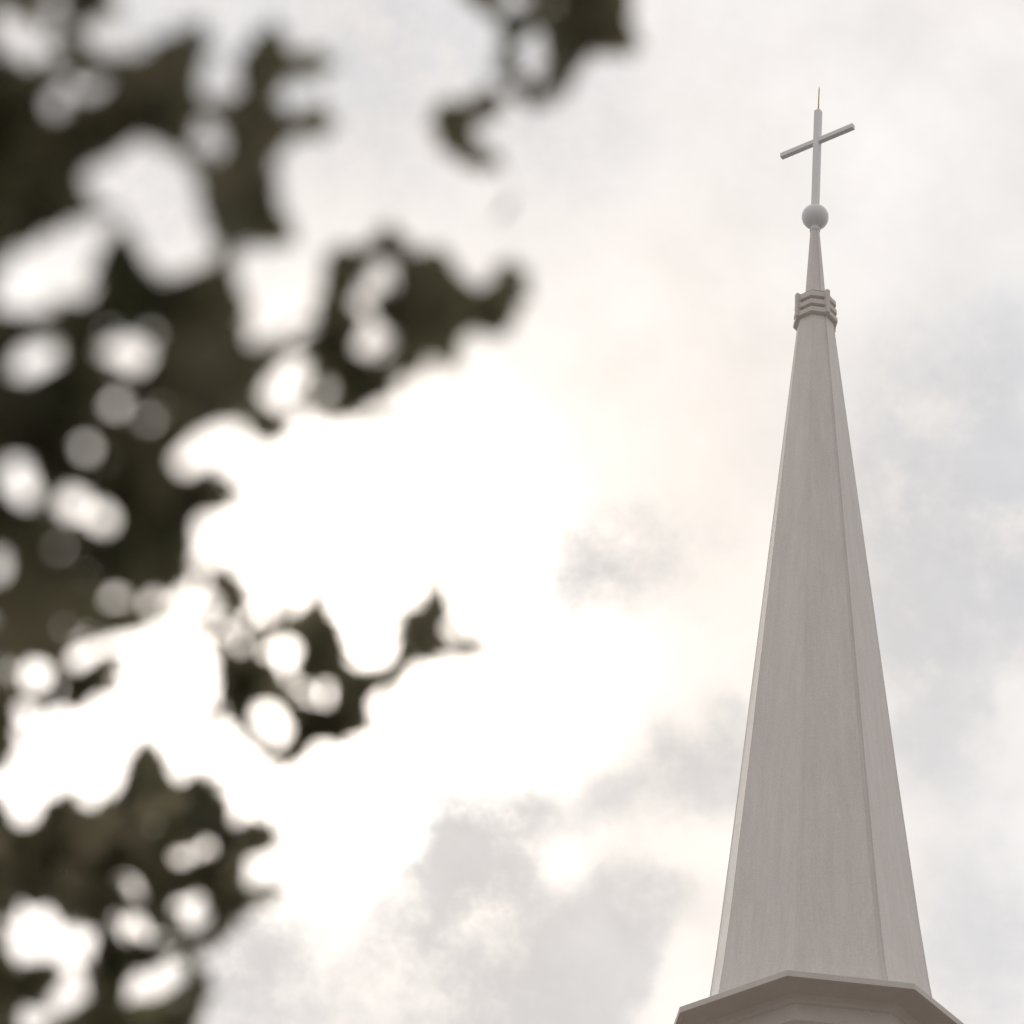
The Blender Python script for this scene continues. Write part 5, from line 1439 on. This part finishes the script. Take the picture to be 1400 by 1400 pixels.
STEMS = {
0: [(-0.873, 2.58, 4.033), (-0.725, 2.553, 4.067), (-0.633, 2.532, 4.094), (-0.56, 2.646, 4.228), (-0.549, 2.769, 4.372)],
1: [(-0.873, 2.746, 3.823), (-0.739, 2.724, 3.851), (-0.654, 2.737, 3.834), (-0.619, 2.772, 3.79), (-0.591, 2.768, 3.795)],
2: [(-0.633, 2.659, 3.934), (-0.567, 2.738, 3.956), (-0.53, 3.039, 4.268), (-0.491, 3.081, 4.24), (-0.41, 3.046, 4.285), (-0.327, 3.093, 4.348)],
3: [(-0.708, 2.918, 3.82), (-0.607, 2.814, 3.759), (-0.615, 3.199, 4.009), (-0.689, 3.708, 4.261), (-0.589, 3.739, 4.222), (-0.553, 3.708, 4.261), (-0.48, 3.691, 4.283), (-0.457, 3.633, 4.285)],
4: [(-1.202, 4.105, 4.247), (-1.017, 4.093, 4.262), (-0.881, 4.075, 4.285), (-0.774, 4.069, 4.293), (-0.725, 4.111, 4.239)],
5: [(-0.368, 2.32, 5.327), (-0.253, 2.668, 4.886), (-0.224, 2.811, 4.705), (-0.236, 2.893, 4.601), (-0.265, 2.919, 4.568), (-0.335, 2.955, 4.523), (-0.377, 2.975, 4.497)],
}

rng = random.Random(5)
TX, TY = -2.3, 3.6
tree = thing('tree', 'out of focus leafy tree with dark lobed leaves hanging before the pale sky', 'tree', (TX, TY, 0))
def local(p):
    return Vector(p) - Vector((TX, TY, 0))
def trunk_point(z):
    return Vector((TX + 0.10 * math.sin(z * 0.8), TY + 0.08 * math.cos(z * 1.1), z))
bm = bmesh.new()
zs = [0, 0.15, 0.5, 1.2, 2.2, 3.2, 4.2, 5.4, 6.6]
tube(bm, [local(trunk_point(z)) for z in zs], [0.26, 0.20, 0.165, 0.15, 0.14, 0.125, 0.10, 0.07, 0.03], 14)
trunk = link('trunk', bm, M_BARK, tree, smooth=True)

HALF = [(0.02, 0.0), (0.16, -0.03), (0.34, -0.02), (0.25, 0.09), (0.22, 0.17), (0.36, 0.22), (0.56, 0.36), (0.40, 0.40),
        (0.27, 0.44), (0.17, 0.47), (0.23, 0.57), (0.27, 0.70), (0.16, 0.73), (0.10, 0.84), (0.0, 1.0)]
from mathutils.geometry import tessellate_polygon
BLADE = [(x, y) for x, y in HALF] + [(0.0, q) for q in (0.80, 0.55, 0.30, 0.0)]
TRIS = tessellate_polygon([[Vector((x, y, 0)) for x, y in BLADE]])
class LeafMesh:
    def __init__(self):
        self.v, self.f = [], []
    def add(self, mat, wsc):
        """five-lobed blade folded along its midrib, tips curling down"""
        for s in (1, -1):
            n = len(self.v)
            for x, y in BLADE:
                x *= wsc
                z = 0.10 * abs(x) - 0.16 * x * x - 0.10 * (y - 0.3) ** 2
                self.v.append(mat @ Vector((x * s, y - 0.42, z)))
            for tri in TRIS:
                tri = tri if s > 0 else tri[::-1]
                self.f.append([n + i for i in tri])
    def build(self, name, mat, parent):
        me = bpy.data.meshes.new(name)
        me.from_pydata(self.v, [], self.f)
        me.materials.append(mat)
        o = bpy.data.objects.new(name, me)
        COL.objects.link(o)
        o.parent = parent
        return o

def nearest(p, pool):
    return min(pool, key=lambda q: (q[0] - p).length_squared)
for gi in sorted(STEMS):
    rows = [r_ for r_ in LEAVES if r_[0] == gi]
    stem = [Vector(p) for p in STEMS[gi]]
    # the limb from the trunk to the visible stem
    if gi != 3:
        anchor = trunk_point(max(2.3, stem[0].z - 0.75) if gi != 5 else 6.3)
        mid1 = anchor.lerp(stem[0], 0.35) + Vector((0, 0, 0.10)); mid2 = anchor.lerp(stem[0], 0.7) + Vector((0.02, 0, 0.08))
        path = [anchor, mid1, mid2] + stem
    else:
        path = stem
    tb = bmesh.new()
    # smooth the path
    fine_pts = []
    for i in range(len(path) - 1):
        a_, b_ = path[max(i - 1, 0)], path[i]
        c_, d_ = path[i + 1], path[min(i + 2, len(path) - 1)]
        for j in range(6):
            t = j / 6.0
            fine_pts.append(0.5 * ((2 * b_) + (c_ - a_) * t + (2 * a_ - 5 * b_ + 4 * c_ - d_) * t * t + (3 * b_ - a_ - 3 * c_ + d_) * t ** 3))
    fine_pts.append(path[-1])
    r0 = 0.028 if gi != 3 else 0.005
    n_off = max(1, len(fine_pts) - (len(stem) - 1) * 6)
    rad = []
    for i in range(len(fine_pts)):
        if gi != 3 and i < n_off:
            rad.append(r0 + (0.0036 - r0) * i / n_off)
        else:
            rad.append(0.0036 + (0.0016 - 0.0036) * (i - (n_off if gi != 3 else 0)) / max(1, len(fine_pts) - (n_off if gi != 3 else 0)))
    tube(tb, [local(p) for p in fine_pts], [max(0.0014, x) for x in rad], 8)
    fb = LeafMesh()
    pool = [(p, 0) for p in fine_pts[(n_off - 2 if gi != 3 else 0):]]
    todo = []
    for (_, x, y, z, qw, qx, qy, qz, size, wsc) in rows:
        M = Matrix.Translation((x, y, z)) @ Quaternion((qw, qx, qy, qz)).to_matrix().to_4x4() @ Matrix.Scale(size, 4)
        fb.add(Matrix.Translation(-Vector((TX, TY, 0))) @ M, wsc)
        bp_ = M @ Vector((0, -0.42, 0))
        q_ = nearest(bp_, pool)[0]
        todo.append([bp_, q_, (q_ - bp_).length_squared])
    while todo:                      # twigs join each leaf stalk to the nearest wood already grown
        best = min(todo, key=lambda e: e[2])
        todo.remove(best)
        best, q, _d = best
        d = best - q
        if d.length > 1e-4:
            sag = Vector((rng.uniform(-1, 1), rng.uniform(-1, 1), rng.uniform(-1, 0.6))) * d.length * 0.10
            mids = q.lerp(best, 0.5) + sag
            tube(tb, [local(q), local(mids), local(best)], [0.0011, 0.0009, 0.0007], 5)
            grown = (mids, best)
        else:
            grown = (best,)
        for e in todo:
            for w_ in grown:
                d2 = (w_ - e[0]).length_squared
                if d2 < e[2]:
                    e[1], e[2] = w_, d2
    br = link('branch', tb, M_BARK, tree, smooth=True)
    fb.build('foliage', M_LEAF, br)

# the rest of the crown, beyond the edges of the photograph
def in_view(p, margin):
    v = p - Vector((0, 0, 1.6))
    f = Vector((0, math.cos(R(PITCH)), math.sin(R(PITCH))))
    u = Vector((0, -math.sin(R(PITCH)), math.cos(R(PITCH))))
    zc = v.dot(f)
    if zc < 0.05:
        return False
    px = 1086 + 5000 * v.x / zc
    py = 700 - 5000 * v.dot(u) / zc
    return -margin < px < 1400 + margin and -margin < py < 1400 + margin
fb = LeafMesh(); tb = bmesh.new()
count = 0
while count < 2600:
    a = rng.uniform(0, 2 * math.pi); rr = 2.1 * math.sqrt(rng.random())
    z = rng.uniform(3.1, 7.0)
    rr *= 1.0 - 0.75 * ((z - 4.4) / 2.7) ** 2
    p = Vector((TX + rr * math.cos(a), TY + rr * math.sin(a), z))
    if in_view(p, 330):
        continue
    count += 1
    q = Quaternion((rng.gauss(0, 1), rng.gauss(0, 1), rng.gauss(0, 1), rng.gauss(0, 1))).normalized()
    M = Matrix.Translation(local(p)) @ q.to_matrix().to_4x4() @ Matrix.Scale(rng.uniform(0.09, 0.14), 4)
    fb.add(M, rng.uniform(0.65, 1.0))
for k in range(26):
    a = k * 2.4; z = 2.9 + 3.2 * k / 26
    e = Vector((TX + 1.5 * math.cos(a), TY + 1.5 * math.sin(a), z + 0.8))
    if any(in_view(trunk_point(z).lerp(e, t_ / 12), 330) for t_ in range(13)):
        continue
    s_ = trunk_point(z)
    tube(tb, [local(s_), local(s_.lerp(e, 0.5) + Vector((0, 0, 0.12))), local(e)], [0.03, 0.017, 0.005], 7)
crown_limbs = link('limb', tb, M_BARK, tree, smooth=True)
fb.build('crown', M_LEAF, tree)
